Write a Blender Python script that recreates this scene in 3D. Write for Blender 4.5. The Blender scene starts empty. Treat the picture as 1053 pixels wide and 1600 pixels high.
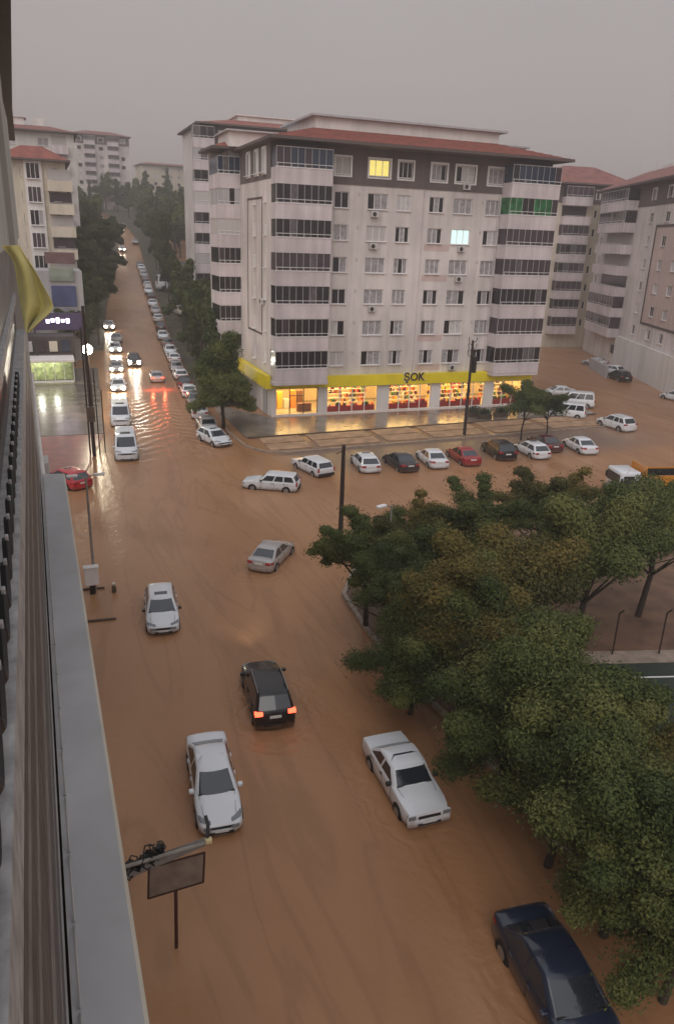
import bpy, bmesh, math, random
from mathutils import Vector, Matrix
R = random.Random(7)
S = bpy.context.scene
# ------------------------------------------------------------------ camera
HC = 18.5
FPX, PITCH, ROLL = 1171.33, math.radians(19.97), math.radians(2.047)
YAWX = math.radians(68.89)
c_, s_ = math.cos(ROLL), math.sin(ROLL)
def _rl(v): return Vector((c_*v[0]-s_*v[1], s_*v[0]+c_*v[1], v[2]))
UPc = _rl((0, -math.cos(PITCH), -math.sin(PITCH)))
FWc = _rl((0, -math.sin(PITCH), math.cos(PITCH)))
RTc = _rl((1, 0, 0))
YW = math.radians(-21.2)
YC = FWc*math.cos(YW) + RTc*math.sin(YW)
XC = -FWc*math.sin(YW) + RTc*math.cos(YW)
cam = bpy.data.cameras.new('camera'); co = bpy.data.objects.new('camera', cam)
S.collection.objects.link(co); S.camera = co
M3 = Matrix(((XC[0], -XC[1], -XC[2]), (YC[0], -YC[1], -YC[2]), (UPc[0], -UPc[1], -UPc[2])))
co.matrix_world = Matrix.Translation((0, 0, HC)) @ M3.to_4x4()
cam.sensor_fit = 'VERTICAL'; cam.sensor_height = 24; cam.lens = FPX/1600*24
cam.clip_start = 0.05; cam.clip_end = 4000
def ray(px, py):
    d = Vector(((px-526.5)/FPX, (py-800)/FPX, 1.0))
    return Vector((d.dot(XC), d.dot(YC), d.dot(UPc)))
def G(px, py, z=0.0):
    r = ray(px, py); t = (z-HC)/r.z
    return Vector((r.x*t, r.y*t, z))
# ------------------------------------------------------------------ world, sun, exposure
w = bpy.data.worlds.new('World'); S.world = w; w.use_nodes = True
nt = w.node_tree; nt.nodes.clear()
out = nt.nodes.new('ShaderNodeOutputWorld'); bg = nt.nodes.new('ShaderNodeBackground')
sky = nt.nodes.new('ShaderNodeTexSky'); sky.sky_type = 'NISHITA'; sky.sun_disc = False
sky.sun_elevation = math.radians(38); sky.sun_rotation = math.radians(200)
sky.dust_density = 5; sky.air_density = 1
tc = nt.nodes.new('ShaderNodeTexCoord'); sep = nt.nodes.new('ShaderNodeSeparateXYZ')
ramp = nt.nodes.new('ShaderNodeValToRGB')
nz = nt.nodes.new('ShaderNodeTexNoise'); nz.inputs['Scale'].default_value = 1.6; nz.inputs['Detail'].default_value = 4
nz.inputs['Roughness'].default_value = 0.45
ramp.color_ramp.elements[0].position = 0.0; ramp.color_ramp.elements[0].color = (2.02, 1.76, 1.69, 1)
ramp.color_ramp.elements[1].position = 1.0; ramp.color_ramp.elements[1].color = (3.7, 3.75, 3.95, 1)
e = ramp.color_ramp.elements.new(0.30); e.color = (1.98, 1.79, 1.71, 1)
mixn = nt.nodes.new('ShaderNodeMix'); mixn.data_type = 'RGBA'; mixn.blend_type = 'MULTIPLY'; mixn.inputs[0].default_value = 1.0
mr = nt.nodes.new('ShaderNodeMapRange'); mr.inputs[1].default_value = 0.3; mr.inputs[2].default_value = 0.7
mr.inputs[3].default_value = 0.95; mr.inputs[4].default_value = 1.05
mix2 = nt.nodes.new('ShaderNodeMix'); mix2.data_type = 'RGBA'; mix2.inputs[0].default_value = 0.95
L = nt.links.new
L(tc.outputs['Generated'], sep.inputs[0]); L(sep.outputs['Z'], ramp.inputs[0]); L(tc.outputs['Generated'], nz.inputs['Vector'])
L(nz.outputs['Fac'], mr.inputs[0]); L(ramp.outputs[0], mixn.inputs[6]); L(mr.outputs[0], mixn.inputs[7])
L(sky.outputs[0], mix2.inputs[6]); L(mixn.outputs[2], mix2.inputs[7])
L(mix2.outputs[2], bg.inputs[0]); L(bg.outputs[0], out.inputs[0]); bg.inputs[1].default_value = 0.112
sun = bpy.data.lights.new('sun', 'SUN'); so = bpy.data.objects.new('sun', sun); S.collection.objects.link(so)
sun.energy = 0.75; sun.angle = math.radians(70); sun.color = (1.0, 0.93, 0.90)
so.rotation_euler = Vector((-0.50, -0.66, 0.60)).to_track_quat('Z', 'Y').to_euler()
S.view_settings.view_transform = 'Standard'; S.view_settings.look = 'None'
S.view_settings.exposure = 1.0; S.view_settings.gamma = 1
S.render.engine = 'CYCLES'
S.cycles.volume_bounces = 0
# ------------------------------------------------------------------ materials
MATS = {}
def mat(name, col, rough=0.7, metal=0.0, emit=None, es=0.0, noise=0.0, nscale=3.0, bump=0.0, spec=0.5, col2=None, detail=5, coat=0.0, rnd=0.0):
    if name in MATS: return MATS[name]
    m = bpy.data.materials.new(name); m.use_nodes = True; MATS[name] = m
    n = m.node_tree; b = n.nodes['Principled BSDF']
    b.inputs['Base Color'].default_value = (*col, 1); b.inputs['Roughness'].default_value = rough
    b.inputs['Metallic'].default_value = metal; b.inputs['Specular IOR Level'].default_value = spec
    b.inputs['Coat Weight'].default_value = coat
    if emit: b.inputs['Emission Color'].default_value = (*emit, 1); b.inputs['Emission Strength'].default_value = es
    if noise or bump or col2:
        g = n.nodes.new('ShaderNodeNewGeometry')
        t = n.nodes.new('ShaderNodeTexNoise'); t.inputs['Scale'].default_value = nscale; t.inputs['Detail'].default_value = detail
        n.links.new(g.outputs['Position'], t.inputs['Vector'])
        if noise or col2:
            x = n.nodes.new('ShaderNodeMix'); x.data_type = 'RGBA'
            c2 = col2 or tuple(c*(1-noise) for c in col)
            c1 = col if col2 else tuple(min(1, c*(1+noise*0.5)) for c in col)
            x.inputs[6].default_value = (*c2, 1); x.inputs[7].default_value = (*c1, 1)
            rr = n.nodes.new('ShaderNodeMapRange'); rr.inputs[1].default_value = 0.32; rr.inputs[2].default_value = 0.68
            n.links.new(t.outputs['Fac'], rr.inputs[0]); n.links.new(rr.outputs[0], x.inputs[0])
            n.links.new(x.outputs[2], b.inputs['Base Color'])
        if bump:
            bp = n.nodes.new('ShaderNodeBump'); bp.inputs['Strength'].default_value = bump; bp.inputs['Distance'].default_value = 0.05
            n.links.new(t.outputs['Fac'], bp.inputs['Height']); n.links.new(bp.outputs[0], b.inputs['Normal'])
    return m
def wallmat(name, col, stain=0.25):
    """render with vertical rain streaks"""
    if name in MATS: return MATS[name]
    m = mat(name, col, 0.85)
    n = m.node_tree; b = n.nodes['Principled BSDF']
    g = n.nodes.new('ShaderNodeNewGeometry'); mp = n.nodes.new('ShaderNodeMapping'); mp.inputs['Scale'].default_value = (1.3, 1.3, 0.12)
    t = n.nodes.new('ShaderNodeTexNoise'); t.inputs['Scale'].default_value = 1.0; t.inputs['Detail'].default_value = 7
    t2 = n.nodes.new('ShaderNodeTexNoise'); t2.inputs['Scale'].default_value = 0.16; t2.inputs['Detail'].default_value = 3
    n.links.new(g.outputs['Position'], mp.inputs[0]); n.links.new(mp.outputs[0], t.inputs['Vector']); n.links.new(g.outputs['Position'], t2.inputs['Vector'])
    a = n.nodes.new('ShaderNodeMath'); a.operation = 'ADD'; n.links.new(t.outputs['Fac'], a.inputs[0]); n.links.new(t2.outputs['Fac'], a.inputs[1])
    rr = n.nodes.new('ShaderNodeMapRange'); rr.inputs[1].default_value = 0.75; rr.inputs[2].default_value = 1.25
    x = n.nodes.new('ShaderNodeMix'); x.data_type = 'RGBA'
    x.inputs[6].default_value = (*[c*(1-stain) for c in col], 1); x.inputs[7].default_value = (*[min(1, c*1.06) for c in col], 1)
    n.links.new(a.outputs[0], rr.inputs[0]); n.links.new(rr.outputs[0], x.inputs[0]); n.links.new(x.outputs[2], b.inputs['Base Color'])
    return m
WALL = wallmat('wall_render', (0.72, 0.665, 0.645), 0.28)
WALLPINK = wallmat('wall_pink', (0.60, 0.47, 0.44), 0.18)
PARA = wallmat('balcony_render', (0.64, 0.575, 0.59), 0.28)
WALLCREAM = wallmat('wall_cream', (0.62, 0.56, 0.46), 0.2)
WALLWHITE = wallmat('wall_white', (0.74, 0.71, 0.69), 0.16)
WALLGREY = wallmat('wall_grey', (0.42, 0.41, 0.42), 0.2)
ATTIC = wallmat('attic_brown', (0.155, 0.125, 0.12), 0.25)
TRIM = mat('trim_dark', (0.10, 0.075, 0.07), 0.7)
FRAME = mat('frame_white', (0.78, 0.76, 0.76), 0.45)
DARKFR = mat('frame_dark', (0.035, 0.03, 0.03), 0.4)
GLASSD = mat('glass_dark', (0.018, 0.016, 0.018), 0.12)
GLASSB = mat('glass_blue_reflection', (0.03, 0.045, 0.075), 0.1)  # dark blue reflection put into the pane colour
GLASSP = mat('glass_purple', (0.055, 0.04, 0.05), 0.15)
GLASSG = mat('glass_green', (0.02, 0.16, 0.05), 0.15, noise=0.7, nscale=1.5)
CURT = mat('curtain_pane', (0.36, 0.35, 0.36), 0.3, noise=0.35, nscale=4)
CURTD = mat('curtain_dim_pane', (0.11, 0.10, 0.105), 0.3, noise=0.4, nscale=3)
CURT2 = mat('curtain_white_pane', (0.56, 0.55, 0.55), 0.3, noise=0.15, nscale=3)
SHUT = mat('shutter_pane', (0.50, 0.47, 0.46), 0.6)
GLIT = mat('lit_pane_warm', (0.5, 0.4, 0.1), 0.3, emit=(1.0, 0.82, 0.22), es=0.45, noise=0.4, nscale=2)
GLITC = mat('lit_pane_cool', (0.5, 0.6, 0.6), 0.3, emit=(0.72, 1.0, 0.95), es=0.4)
ROOF = mat('roof_tile_red', (0.275, 0.084, 0.062), 0.75, noise=0.3, nscale=1.1, bump=0.3)
ROOFD = mat('roof_tile_dull', (0.25, 0.10, 0.085), 0.8, noise=0.35, nscale=0.8)
ACM = mat('ac_plastic', (0.55, 0.53, 0.52), 0.5)
DARK = mat('dark_void', (0.012, 0.011, 0.011), 0.9)
# ------------------------------------------------------------------ mesh helpers
COL = S.collection
def link(name, me, parent=None):
    o = bpy.data.objects.new(name, me); COL.objects.link(o)
    if parent is not None: o.parent = parent
    return o
class MB:
    def __init__(s): s.v = []; s.f = []; s.m = None
    def add(s, vs, fs):
        k = len(s.v); s.v += [tuple(q) for q in vs]; s.f += [tuple(i+k for i in f) for f in fs]; return s
    def box(s, a, b):
        x0, y0, z0 = a; x1, y1, z1 = b
        if x0 > x1: x0, x1 = x1, x0
        if y0 > y1: y0, y1 = y1, y0
        if z0 > z1: z0, z1 = z1, z0
        return s.add([(x0,y0,z0),(x1,y0,z0),(x1,y1,z0),(x0,y1,z0),(x0,y0,z1),(x1,y0,z1),(x1,y1,z1),(x0,y1,z1)],
                     [(0,3,2,1),(4,5,6,7),(0,1,5,4),(1,2,6,5),(2,3,7,6),(3,0,4,7)])
    def quad(s, a, b, c, d): return s.add([a, b, c, d], [(0, 1, 2, 3)])
    def prism(s, poly, z0, z1):
        n = len(poly); vs = [(p[0], p[1], z0) for p in poly]+[(p[0], p[1], z1) for p in poly]
        return s.add(vs, [tuple(range(n))[::-1], tuple(range(n, 2*n))]+[(i, (i+1) % n, n+(i+1) % n, n+i) for i in range(n)])
    def tube(s, pts, rads, n=8):
        if not isinstance(rads, (list, tuple)): rads = [rads]*len(pts)
        pts = [Vector(p) for p in pts]; k0 = len(s.v)
        for i, p in enumerate(pts):
            d = (pts[min(i+1, len(pts)-1)]-pts[max(i-1, 0)]).normalized()
            a = d.orthogonal().normalized() if abs(d.z) > .9 else d.cross(Vector((0, 0, 1))).normalized()
            b = d.cross(a)
            for j in range(n):
                t = 2*math.pi*j/n; s.v.append(tuple(p+(a*math.cos(t)+b*math.sin(t))*rads[i]))
        for i in range(len(pts)-1):
            for j in range(n):
                s.f.append((k0+i*n+j, k0+i*n+(j+1) % n, k0+(i+1)*n+(j+1) % n, k0+(i+1)*n+j))
        s.f.append(tuple(k0+j for j in range(n))[::-1]); s.f.append(tuple(k0+(len(pts)-1)*n+j for j in range(n)))
        return s
    def cyl(s, c, axis, r, h, n=16):
        c = Vector(c); a = Vector(axis).normalized()*h/2; return s.tube([c-a, c+a], r, n)
    def bev(s, a, b, r=0.02, seg=2):
        bm = bmesh.new(); bmesh.ops.create_cube(bm, size=1)
        for v in bm.verts:
            v.co = Vector(((a[i]+b[i])/2+v.co[i]*abs(b[i]-a[i]) for i in range(3)))
        bmesh.ops.bevel(bm, geom=bm.edges[:], offset=r, segments=seg, affect='EDGES', profile=0.5)
        bm.verts.ensure_lookup_table(); s.add([v.co for v in bm.verts], [[v.index for v in f.verts] for f in bm.faces]); bm.free(); return s
    def mesh(s, name, m=None, smooth=False):
        me = bpy.data.meshes.new(name); me.from_pydata(s.v, [], s.f); me.update()
        bm = bmesh.new(); bm.from_mesh(me); bmesh.ops.recalc_face_normals(bm, faces=bm.faces[:]); bm.to_mesh(me); bm.free()
        if m: me.materials.append(m)
        if smooth:
            for p in me.polygons: p.use_smooth = True
            me.set_sharp_from_angle(angle=math.radians(smooth if smooth > 1 else 40))
        return me
    def build(s, name, m=None, parent=None, smooth=False): return link(name, s.mesh(name, m, smooth), parent)
def tag(o, label, cat, group=None):
    o['label'] = label; o['category'] = cat
    if group: o['group'] = group
    return o
def thing(name, label, cat, loc=(0, 0, 0), rz=0.0, group=None):
    o = bpy.data.objects.new(name, None); COL.objects.link(o); o.location = loc; o.rotation_euler = (0, 0, rz); o.empty_display_size = .2
    return tag(o, label, cat, group)
def struct(o): o['kind'] = 'structure'; return o
MESHC = {}
def cached(key, fn):
    if key not in MESHC: MESHC[key] = fn()
    return MESHC[key]
# ------------------------------------------------------------------ terrain and flood
TZ = [(-400, 0), (112, 0), (135, 1.6), (160, 5.0), (185, 8.4), (215, 11.0), (260, 17.0), (330, 26), (450, 38), (700, 46), (3000, 46)]
def tz(x, y):
    z = 0
    for (a, za), (b, zb) in zip(TZ, TZ[1:]):
        if a <= y <= b:
            t = (y-a)/(b-a); z = za+(zb-za)*t; break
    k = min(1, max(0, (90-x)/30)); k = k*k*(3-2*k)
    return z*(k if y < 260 else 1)
def interp(y, T):
    if y <= T[0][0]: return T[0][1]
    for (a, va), (b, vb) in zip(T, T[1:]):
        if y <= b: return va+(vb-va)*(y-a)/(b-a)
    return T[-1][1]
PARK = [(66, 13.6), (76, 14.4), (84, 15.0), (103, 16.5), (118, 17.7), (138, 18.9), (155, 20.1), (177, 21.6), (205, 23.6), (225, 25.3), (250, 27.2), (275, 27.6), (300, 26), (340, 20), (640, 5)]
LEFTE = [(66, 3.2), (74, 4.4), (100, 6.6), (124, 8.0), (157, 11.2), (185, 15.6), (224, 20.2), (250, 22.3), (275, 22.2), (300, 20.5), (340, 13), (640, -4)]
def roadr(y): return interp(y, PARK)+1.3
def roadl(y): return interp(y, LEFTE)
def roadc(y): return (roadr(y)+roadl(y))/2
def grid_sheet(name, xs, ys, zf, m, off=0.0, smooth=True):
    v = [(x, y, zf(x, y)+off) for y in ys for x in xs]; nx = len(xs)
    f = [(j*nx+i, j*nx+i+1, (j+1)*nx+i+1, (j+1)*nx+i) for j in range(len(ys)-1) for i in range(nx-1)]
    mb = MB(); mb.v = v; mb.f = f; return struct(mb.build(name, m, None, 60))
def water_material():
    m = bpy.data.materials.new('muddy_flood_water'); m.use_nodes = True; n = m.node_tree; b = n.nodes['Principled BSDF']; N = n.nodes.new; K = n.links.new
    g = N('ShaderNodeNewGeometry')
    # large silt swirls
    mp = N('ShaderNodeMapping'); mp.inputs['Scale'].default_value = (0.16, 0.05, 1); mp.inputs['Rotation'].default_value = (0, 0, 0.25); K(g.outputs['Position'], mp.inputs[0])
    t1 = N('ShaderNodeTexNoise'); t1.inputs['Scale'].default_value = 1.0; t1.inputs['Detail'].default_value = 6; t1.inputs['Distortion'].default_value = 1.2; K(mp.outputs[0], t1.inputs['Vector'])
    r1 = N('ShaderNodeValToRGB'); K(t1.outputs['Fac'], r1.inputs[0])
    r1.color_ramp.elements[0].position = 0.3; r1.color_ramp.elements[0].color = (0.315, 0.156, 0.073, 1)
    r1.color_ramp.elements[1].position = 0.72; r1.color_ramp.elements[1].color = (0.44, 0.242, 0.128, 1)
    # thin dark silt lines
    mp2 = N('ShaderNodeMapping'); mp2.inputs['Scale'].default_value = (0.30, 0.035, 1); mp2.inputs['Rotation'].default_value = (0, 0, 0.16); K(g.outputs['Position'], mp2.inputs[0])
    t2 = N('ShaderNodeTexNoise'); t2.inputs['Scale'].default_value = 1.0; t2.inputs['Detail'].default_value = 3; t2.inputs['Distortion'].default_value = 2.0; K(mp2.outputs[0], t2.inputs['Vector'])
    sb = N('ShaderNodeMath'); sb.operation = 'SUBTRACT'; sb.inputs[1].default_value = 0.5; K(t2.outputs['Fac'], sb.inputs[0])
    ab = N('ShaderNodeMath'); ab.operation = 'ABSOLUTE'; K(sb.outputs[0], ab.inputs[0])
    mr = N('ShaderNodeMapRange'); mr.interpolation_type = 'SMOOTHSTEP'; mr.inputs[1].default_value = 0; mr.inputs[2].default_value = 0.05; mr.inputs[3].default_value = 0.88; mr.inputs[4].default_value = 1; K(ab.outputs[0], mr.inputs[0])
    mm = N('ShaderNodeMix'); mm.data_type = 'RGBA'; mm.blend_type = 'MULTIPLY'; mm.inputs[0].default_value = 1; K(r1.outputs[0], mm.inputs[6]); K(mr.outputs[0], mm.inputs[7])
    # shallow grey water over the parking bays and pavements
    sx = N('ShaderNodeSeparateXYZ'); K(g.outputs['Position'], sx.inputs[0])
    yb = N('ShaderNodeMapRange'); yb.interpolation_type = 'SMOOTHSTEP'; yb.inputs[1].default_value = 55; yb.inputs[2].default_value = 60; K(sx.outputs['Y'], yb.inputs[0])
    yc = N('ShaderNodeMapRange'); yc.interpolation_type = 'SMOOTHSTEP'; yc.inputs[1].default_value = 74; yc.inputs[2].default_value = 64; K(sx.outputs['Y'], yc.inputs[0])
    xb = N('ShaderNodeMapRange'); xb.interpolation_type = 'SMOOTHSTEP'; xb.inputs[1].default_value = 17; xb.inputs[2].default_value = 20; K(sx.outputs['X'], xb.inputs[0])
    xc = N('ShaderNodeMapRange'); xc.interpolation_type = 'SMOOTHSTEP'; xc.inputs[1].default_value = 66; xc.inputs[2].default_value = 50; K(sx.outputs['X'], xc.inputs[0])
    p = None
    for q in (yb, yc, xb, xc):
        if p is None: p = q.outputs[0]
        else:
            mu = N('ShaderNodeMath'); mu.operation = 'MULTIPLY'; K(p, mu.inputs[0]); K(q.outputs[0], mu.inputs[1]); p = mu.outputs[0]
    m3 = N('ShaderNodeMix'); m3.data_type = 'RGBA'; K(mm.outputs[2], m3.inputs[6]); m3.inputs[7].default_value = (0.17, 0.135, 0.115, 1)
    mu = N('ShaderNodeMath'); mu.operation = 'MULTIPLY'; mu.inputs[1].default_value = 0.75; K(p, mu.inputs[0]); K(mu.outputs[0], m3.inputs[0])
    K(m3.outputs[2], b.inputs['Base Color'])
    b.inputs['Roughness'].default_value = 0.27; b.inputs['IOR'].default_value = 1.33; b.inputs['Specular IOR Level'].default_value = 0.5
    # ripples: small noise + wakes
    t3 = N('ShaderNodeTexNoise'); t3.inputs['Scale'].default_value = 1.6; t3.inputs['Detail'].default_value = 4; t3.inputs['Distortion'].default_value = 0.5; K(g.outputs['Position'], t3.inputs['Vector'])
    mp3 = N('ShaderNodeMapping'); mp3.inputs['Location'].default_value = (-11.5, -88, 0); K(g.outputs['Position'], mp3.inputs[0])
    s3 = N('ShaderNodeSeparateXYZ'); K(mp3.outputs[0], s3.inputs[0])
    ax = N('ShaderNodeMath'); ax.operation = 'ABSOLUTE'; K(s3.outputs['X'], ax.inputs[0])
    cb = N('ShaderNodeMath'); cb.operation = 'MULTIPLY_ADD'; cb.inputs[1].default_value = 0.75; K(ax.outputs[0], cb.inputs[0]); K(s3.outputs['Y'], cb.inputs[2])
    dn = N('ShaderNodeMath'); dn.operation = 'MULTIPLY_ADD'; dn.inputs[1].default_value = 7.0; K(t1.outputs['Fac'], dn.inputs[0]); K(cb.outputs[0], dn.inputs[2])
    si = N('ShaderNodeMath'); si.operation = 'SINE'; ml = N('ShaderNodeMath'); ml.operation = 'MULTIPLY'; ml.inputs[1].default_value = 3.4; K(dn.outputs[0], ml.inputs[0]); K(ml.outputs[0], si.inputs[0])
    ds = N('ShaderNodeVectorMath'); ds.operation = 'LENGTH'; mp4 = N('ShaderNodeMapping'); mp4.inputs['Location'].default_value = (-10.5*0.17, -76*0.055, 0); mp4.inputs['Scale'].default_value = (0.17, 0.055, 0); K(g.outputs['Position'], mp4.inputs[0]); K(mp4.outputs[0], ds.inputs[0])
    dm = N('ShaderNodeMapRange'); dm.interpolation_type = 'SMOOTHSTEP'; dm.inputs[1].default_value = 1.15; dm.inputs[2].default_value = 0.2; K(ds.outputs['Value'], dm.inputs[0])
    wk = N('ShaderNodeMath'); wk.operation = 'MULTIPLY'; K(si.outputs[0], wk.inputs[0]); K(dm.outputs[0], wk.inputs[1])
    hs0 = N('ShaderNodeMath'); hs0.operation = 'MULTIPLY_ADD'; hs0.inputs[1].default_value = 0.9; K(wk.outputs[0], hs0.inputs[0]); K(t3.outputs['Fac'], hs0.inputs[2])
    t5 = N('ShaderNodeTexNoise'); t5.inputs['Scale'].default_value = 5.5; t5.inputs['Detail'].default_value = 3; K(g.outputs['Position'], t5.inputs['Vector'])
    hs = N('ShaderNodeMath'); hs.operation = 'MULTIPLY_ADD'; hs.inputs[1].default_value = 0.28; K(t5.outputs['Fac'], hs.inputs[0]); K(hs0.outputs[0], hs.inputs[2])
    hs.name = 'height_sum'; bp = N('ShaderNodeBump'); bp.name = 'water_bump'; bp.inputs['Strength'].default_value = 0.32; bp.inputs['Distance'].default_value = 0.10; K(hs.outputs[0], bp.inputs['Height']); K(bp.outputs[0], b.inputs['Normal'])
    return m
WATER = water_material()
ys = [-60, -20, 0, 20, 40, 60, 80, 100, 112] + list(range(116, 460, 6)) + [500, 600, 700, 1000, 2500]
xs = [-1500, -600, -300, -120, -60, -30, -10, 0, 10, 20, 30, 40, 50, 60, 66, 72, 78, 84, 90, 120, 200, 400, 900, 2000]
grid_sheet('flood_water', xs, ys, tz, WATER)
VERGE = mat('verge_soil', (0.085, 0.075, 0.05), 0.95, noise=0.5, nscale=0.4, bump=0.4)
ASPH = mat('wet_asphalt', (0.11, 0.10, 0.095), 0.35, noise=0.3, nscale=0.5)
PAVE = mat('wet_paving', (0.20, 0.17, 0.145), 0.2, noise=0.35, nscale=0.5, bump=0.15)
PAVER = mat('red_paving', (0.26, 0.085, 0.07), 0.3, noise=0.4, nscale=0.9, bump=0.2)
SAND = mat('mud_bed', (0.42, 0.27, 0.165), 0.7, noise=0.35, nscale=0.9, bump=0.3)
KERB = mat('kerb_stone', (0.34, 0.27, 0.22), 0.8, noise=0.3, nscale=2)
KERBD = mat('kerb_wet', (0.10, 0.07, 0.05), 0.6, noise=0.3, nscale=2)
EARTH = mat('park_earth', (0.175, 0.098, 0.06), 0.75, noise=0.4, nscale=0.7, bump=0.4)
# ground either side of the street further up the hill
def side_sheet(name, f0, f1, y0, y1, m, off, step=6, nx=6):
    yy = [y0+i*step for i in range(int((y1-y0)/step)+1)]; v = []; n = nx
    for y in yy:
        a, b = f0(y), f1(y)
        for i in range(n): x = a+(b-a)*i/(n-1); v.append((x, y, tz(x, y)+off))
    f = [(j*n+i, j*n+i+1, (j+1)*n+i+1, (j+1)*n+i) for j in range(len(yy)-1) for i in range(n-1)]
    mb = MB(); mb.v = v; mb.f = f; return struct(mb.build(name, m, None, 60))
side_sheet('verge', lambda y: -300, roadl, 124, 640, VERGE, 0.12)
side_sheet('verge', roadr, lambda y: roadr(y)+5, 84, 640, VERGE, 0.12)
side_sheet('car_park', lambda y: roadr(y)+5, lambda y: 62+max(0, (y-150)*.9), 98, 220, ASPH, 0.09)
side_sheet('hillside', lambda y: roadr(y)+5, lambda y: 420, 221, 640, VERGE, 0.12, nx=12)
def slab(name, poly, z0, z1, m): return struct(MB().prism(poly, z0, z1).build(name, m))
# pavement before the supermarket
slab('pavement', [(17.2, 69.6), (60, 71.3), (61, 77.4), (22.2, 76.6), (18, 84), (17.0, 84)], -.2, 0.10, PAVE)
slab('pavement', [(-14, 62), (2.0, 62), (4.2, 74), (-14, 74)], -.2, 0.08, PAVER)
slab('pavement', [(-14, 74.2), (4.2, 74.2), (7.0, 124), (-14, 124)], -.2, 0.08, PAVE)
# planting strips drowned in mud with kerbs
bed_x = [(18.3, 22.4), (23.2, 29.6), (30.4, 34.8), (35.7, 42), (43, 49.5), (50.4, 57.5)]
for i, (a, b) in enumerate(bed_x):
    y0 = 63.6+(a-18)*0.05; y1 = y0+(b-a)*0.05
    slab('planting_bed', [(a, y0+.9), (b, y1+.9), (b, y1+3.0), (a, y0+3.0)], -.2, 0.07, SAND)
    slab('planting_bed', [(a, y0+3.3), (b, y1+3.3), (b, y1+5.4), (a, y0+5.4)], -.2, 0.09, SAND)
def kerb_line(pts, wd=0.16, z=0.13, m=KERB, name='kerb'):
    """separate kerb stones laid along a polyline"""
    n = 0
    for (ax, ay), (bx, by) in zip(pts, pts[1:]):
        d = Vector((bx-ax, by-ay)); Ln = d.length; d.normalize(); q = Vector((-d.y, d.x))*wd/2; k = max(1, round(Ln/1.0)); st = Ln/k
        for i in range(k):
            p0 = Vector((ax, ay))+d*(i*st+.012); p1 = Vector((ax, ay))+d*((i+1)*st-.012); dz = R.uniform(-.008, .008)
            KS.prism([p0-q, p1-q, p1+q, p0+q], -.2, z+dz); n += 1
    return n
KS = MB()
kerb_line([(17.2, 84), (16.0, 72), (16.4, 66.5), (17.6, 64.2), (19.5, 63.4), (58.5, 65.6), (61, 68.5)], 0.18, 0.14)
struct(KS.build('kerb', KERB)); KS = MB()
kerb_line([(17.3, 69.3), (60, 71.1)], 0.2, 0.15, KERBD)
struct(KS.build('kerb', KERBD)); KS = MB()
# park island
PK = [(14.0, 34.6), (13.7, 30.7), (13.75, 26), (14.05, 22.7), (14.4, 14), (14.6, 2), (14.7, -14), (80, -14), (72, 34), (34, 44.5), (17.5, 40.5)]
slab('park_ground', PK, -.3, 0.10, EARTH)
KS = MB(); kerb_line(PK[:7], 0.22, 0.2); kerb_line([(72, 34), (34, 44.5), (17.5, 40.5), (14.0, 34.6)], 0.22, 0.2)
struct(KS.build('kerb', KERB)); KS = MB()
COURT = mat('court_surface', (0.018, 0.035, 0.026), 0.4, noise=0.3, nscale=0.6)
ca, cb2, = Vector((20.5, 24.6)), Vector((33.0, 21.2)); cd = (cb2-ca).normalized(); cn = Vector((cd.y, -cd.x))
def cq(s0, s1, t0, t1): return [tuple(ca+cd*s0+cn*t0), tuple(ca+cd*s1+cn*t0), tuple(ca+cd*s1+cn*t1), tuple(ca+cd*s0+cn*t1)]
slab('court_path', cq(0, 26, -1.3, -0.25), 0.0, 0.22, KERB)
slab('sports_court', cq(0, 26, -0.25, 16), 0.0, 0.16, COURT)
slab('court_line', cq(0.5, 25, 0.9, 1.0), 0.16, 0.166, FRAME)
# ------------------------------------------------------------------ building kit
def wall_holes(mb, x0, x1, z0, z1, holes, y=0.0, dep=0.22, M=None):
    """outer face at y with real openings; each hole (a,b,c,d)=x0,x1,z0,z1"""
    xs = sorted({x0, x1, *[h[0] for h in holes], *[h[1] for h in holes]}); zs = sorted({z0, z1, *[h[2] for h in holes], *[h[3] for h in holes]})
    xs = [x for x in xs if x0 <= x <= x1]; zs = [z for z in zs if z0 <= z <= z1]
    def P(x, yy, z): return tuple(M @ Vector((x, yy, z))) if M else (x, yy, z)
    for i in range(len(xs)-1):
        for j in range(len(zs)-1):
            cx, cz = (xs[i]+xs[i+1])/2, (zs[j]+zs[j+1])/2
            if any(h[0] < cx < h[1] and h[2] < cz < h[3] for h in holes): continue
            mb.quad(P(xs[i], y, zs[j]), P(xs[i+1], y, zs[j]), P(xs[i+1], y, zs[j+1]), P(xs[i], y, zs[j+1]))
    for a, b, c, d in holes:
        for (p, q) in (((a, c), (b, c)), ((b, c), (b, d)), ((b, d), (a, d)), ((a, d), (a, c))):
            mb.quad(P(p[0], y, p[1]), P(q[0], y, q[1]), P(q[0], y+dep, q[1]), P(p[0], y+dep, p[1]))
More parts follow.
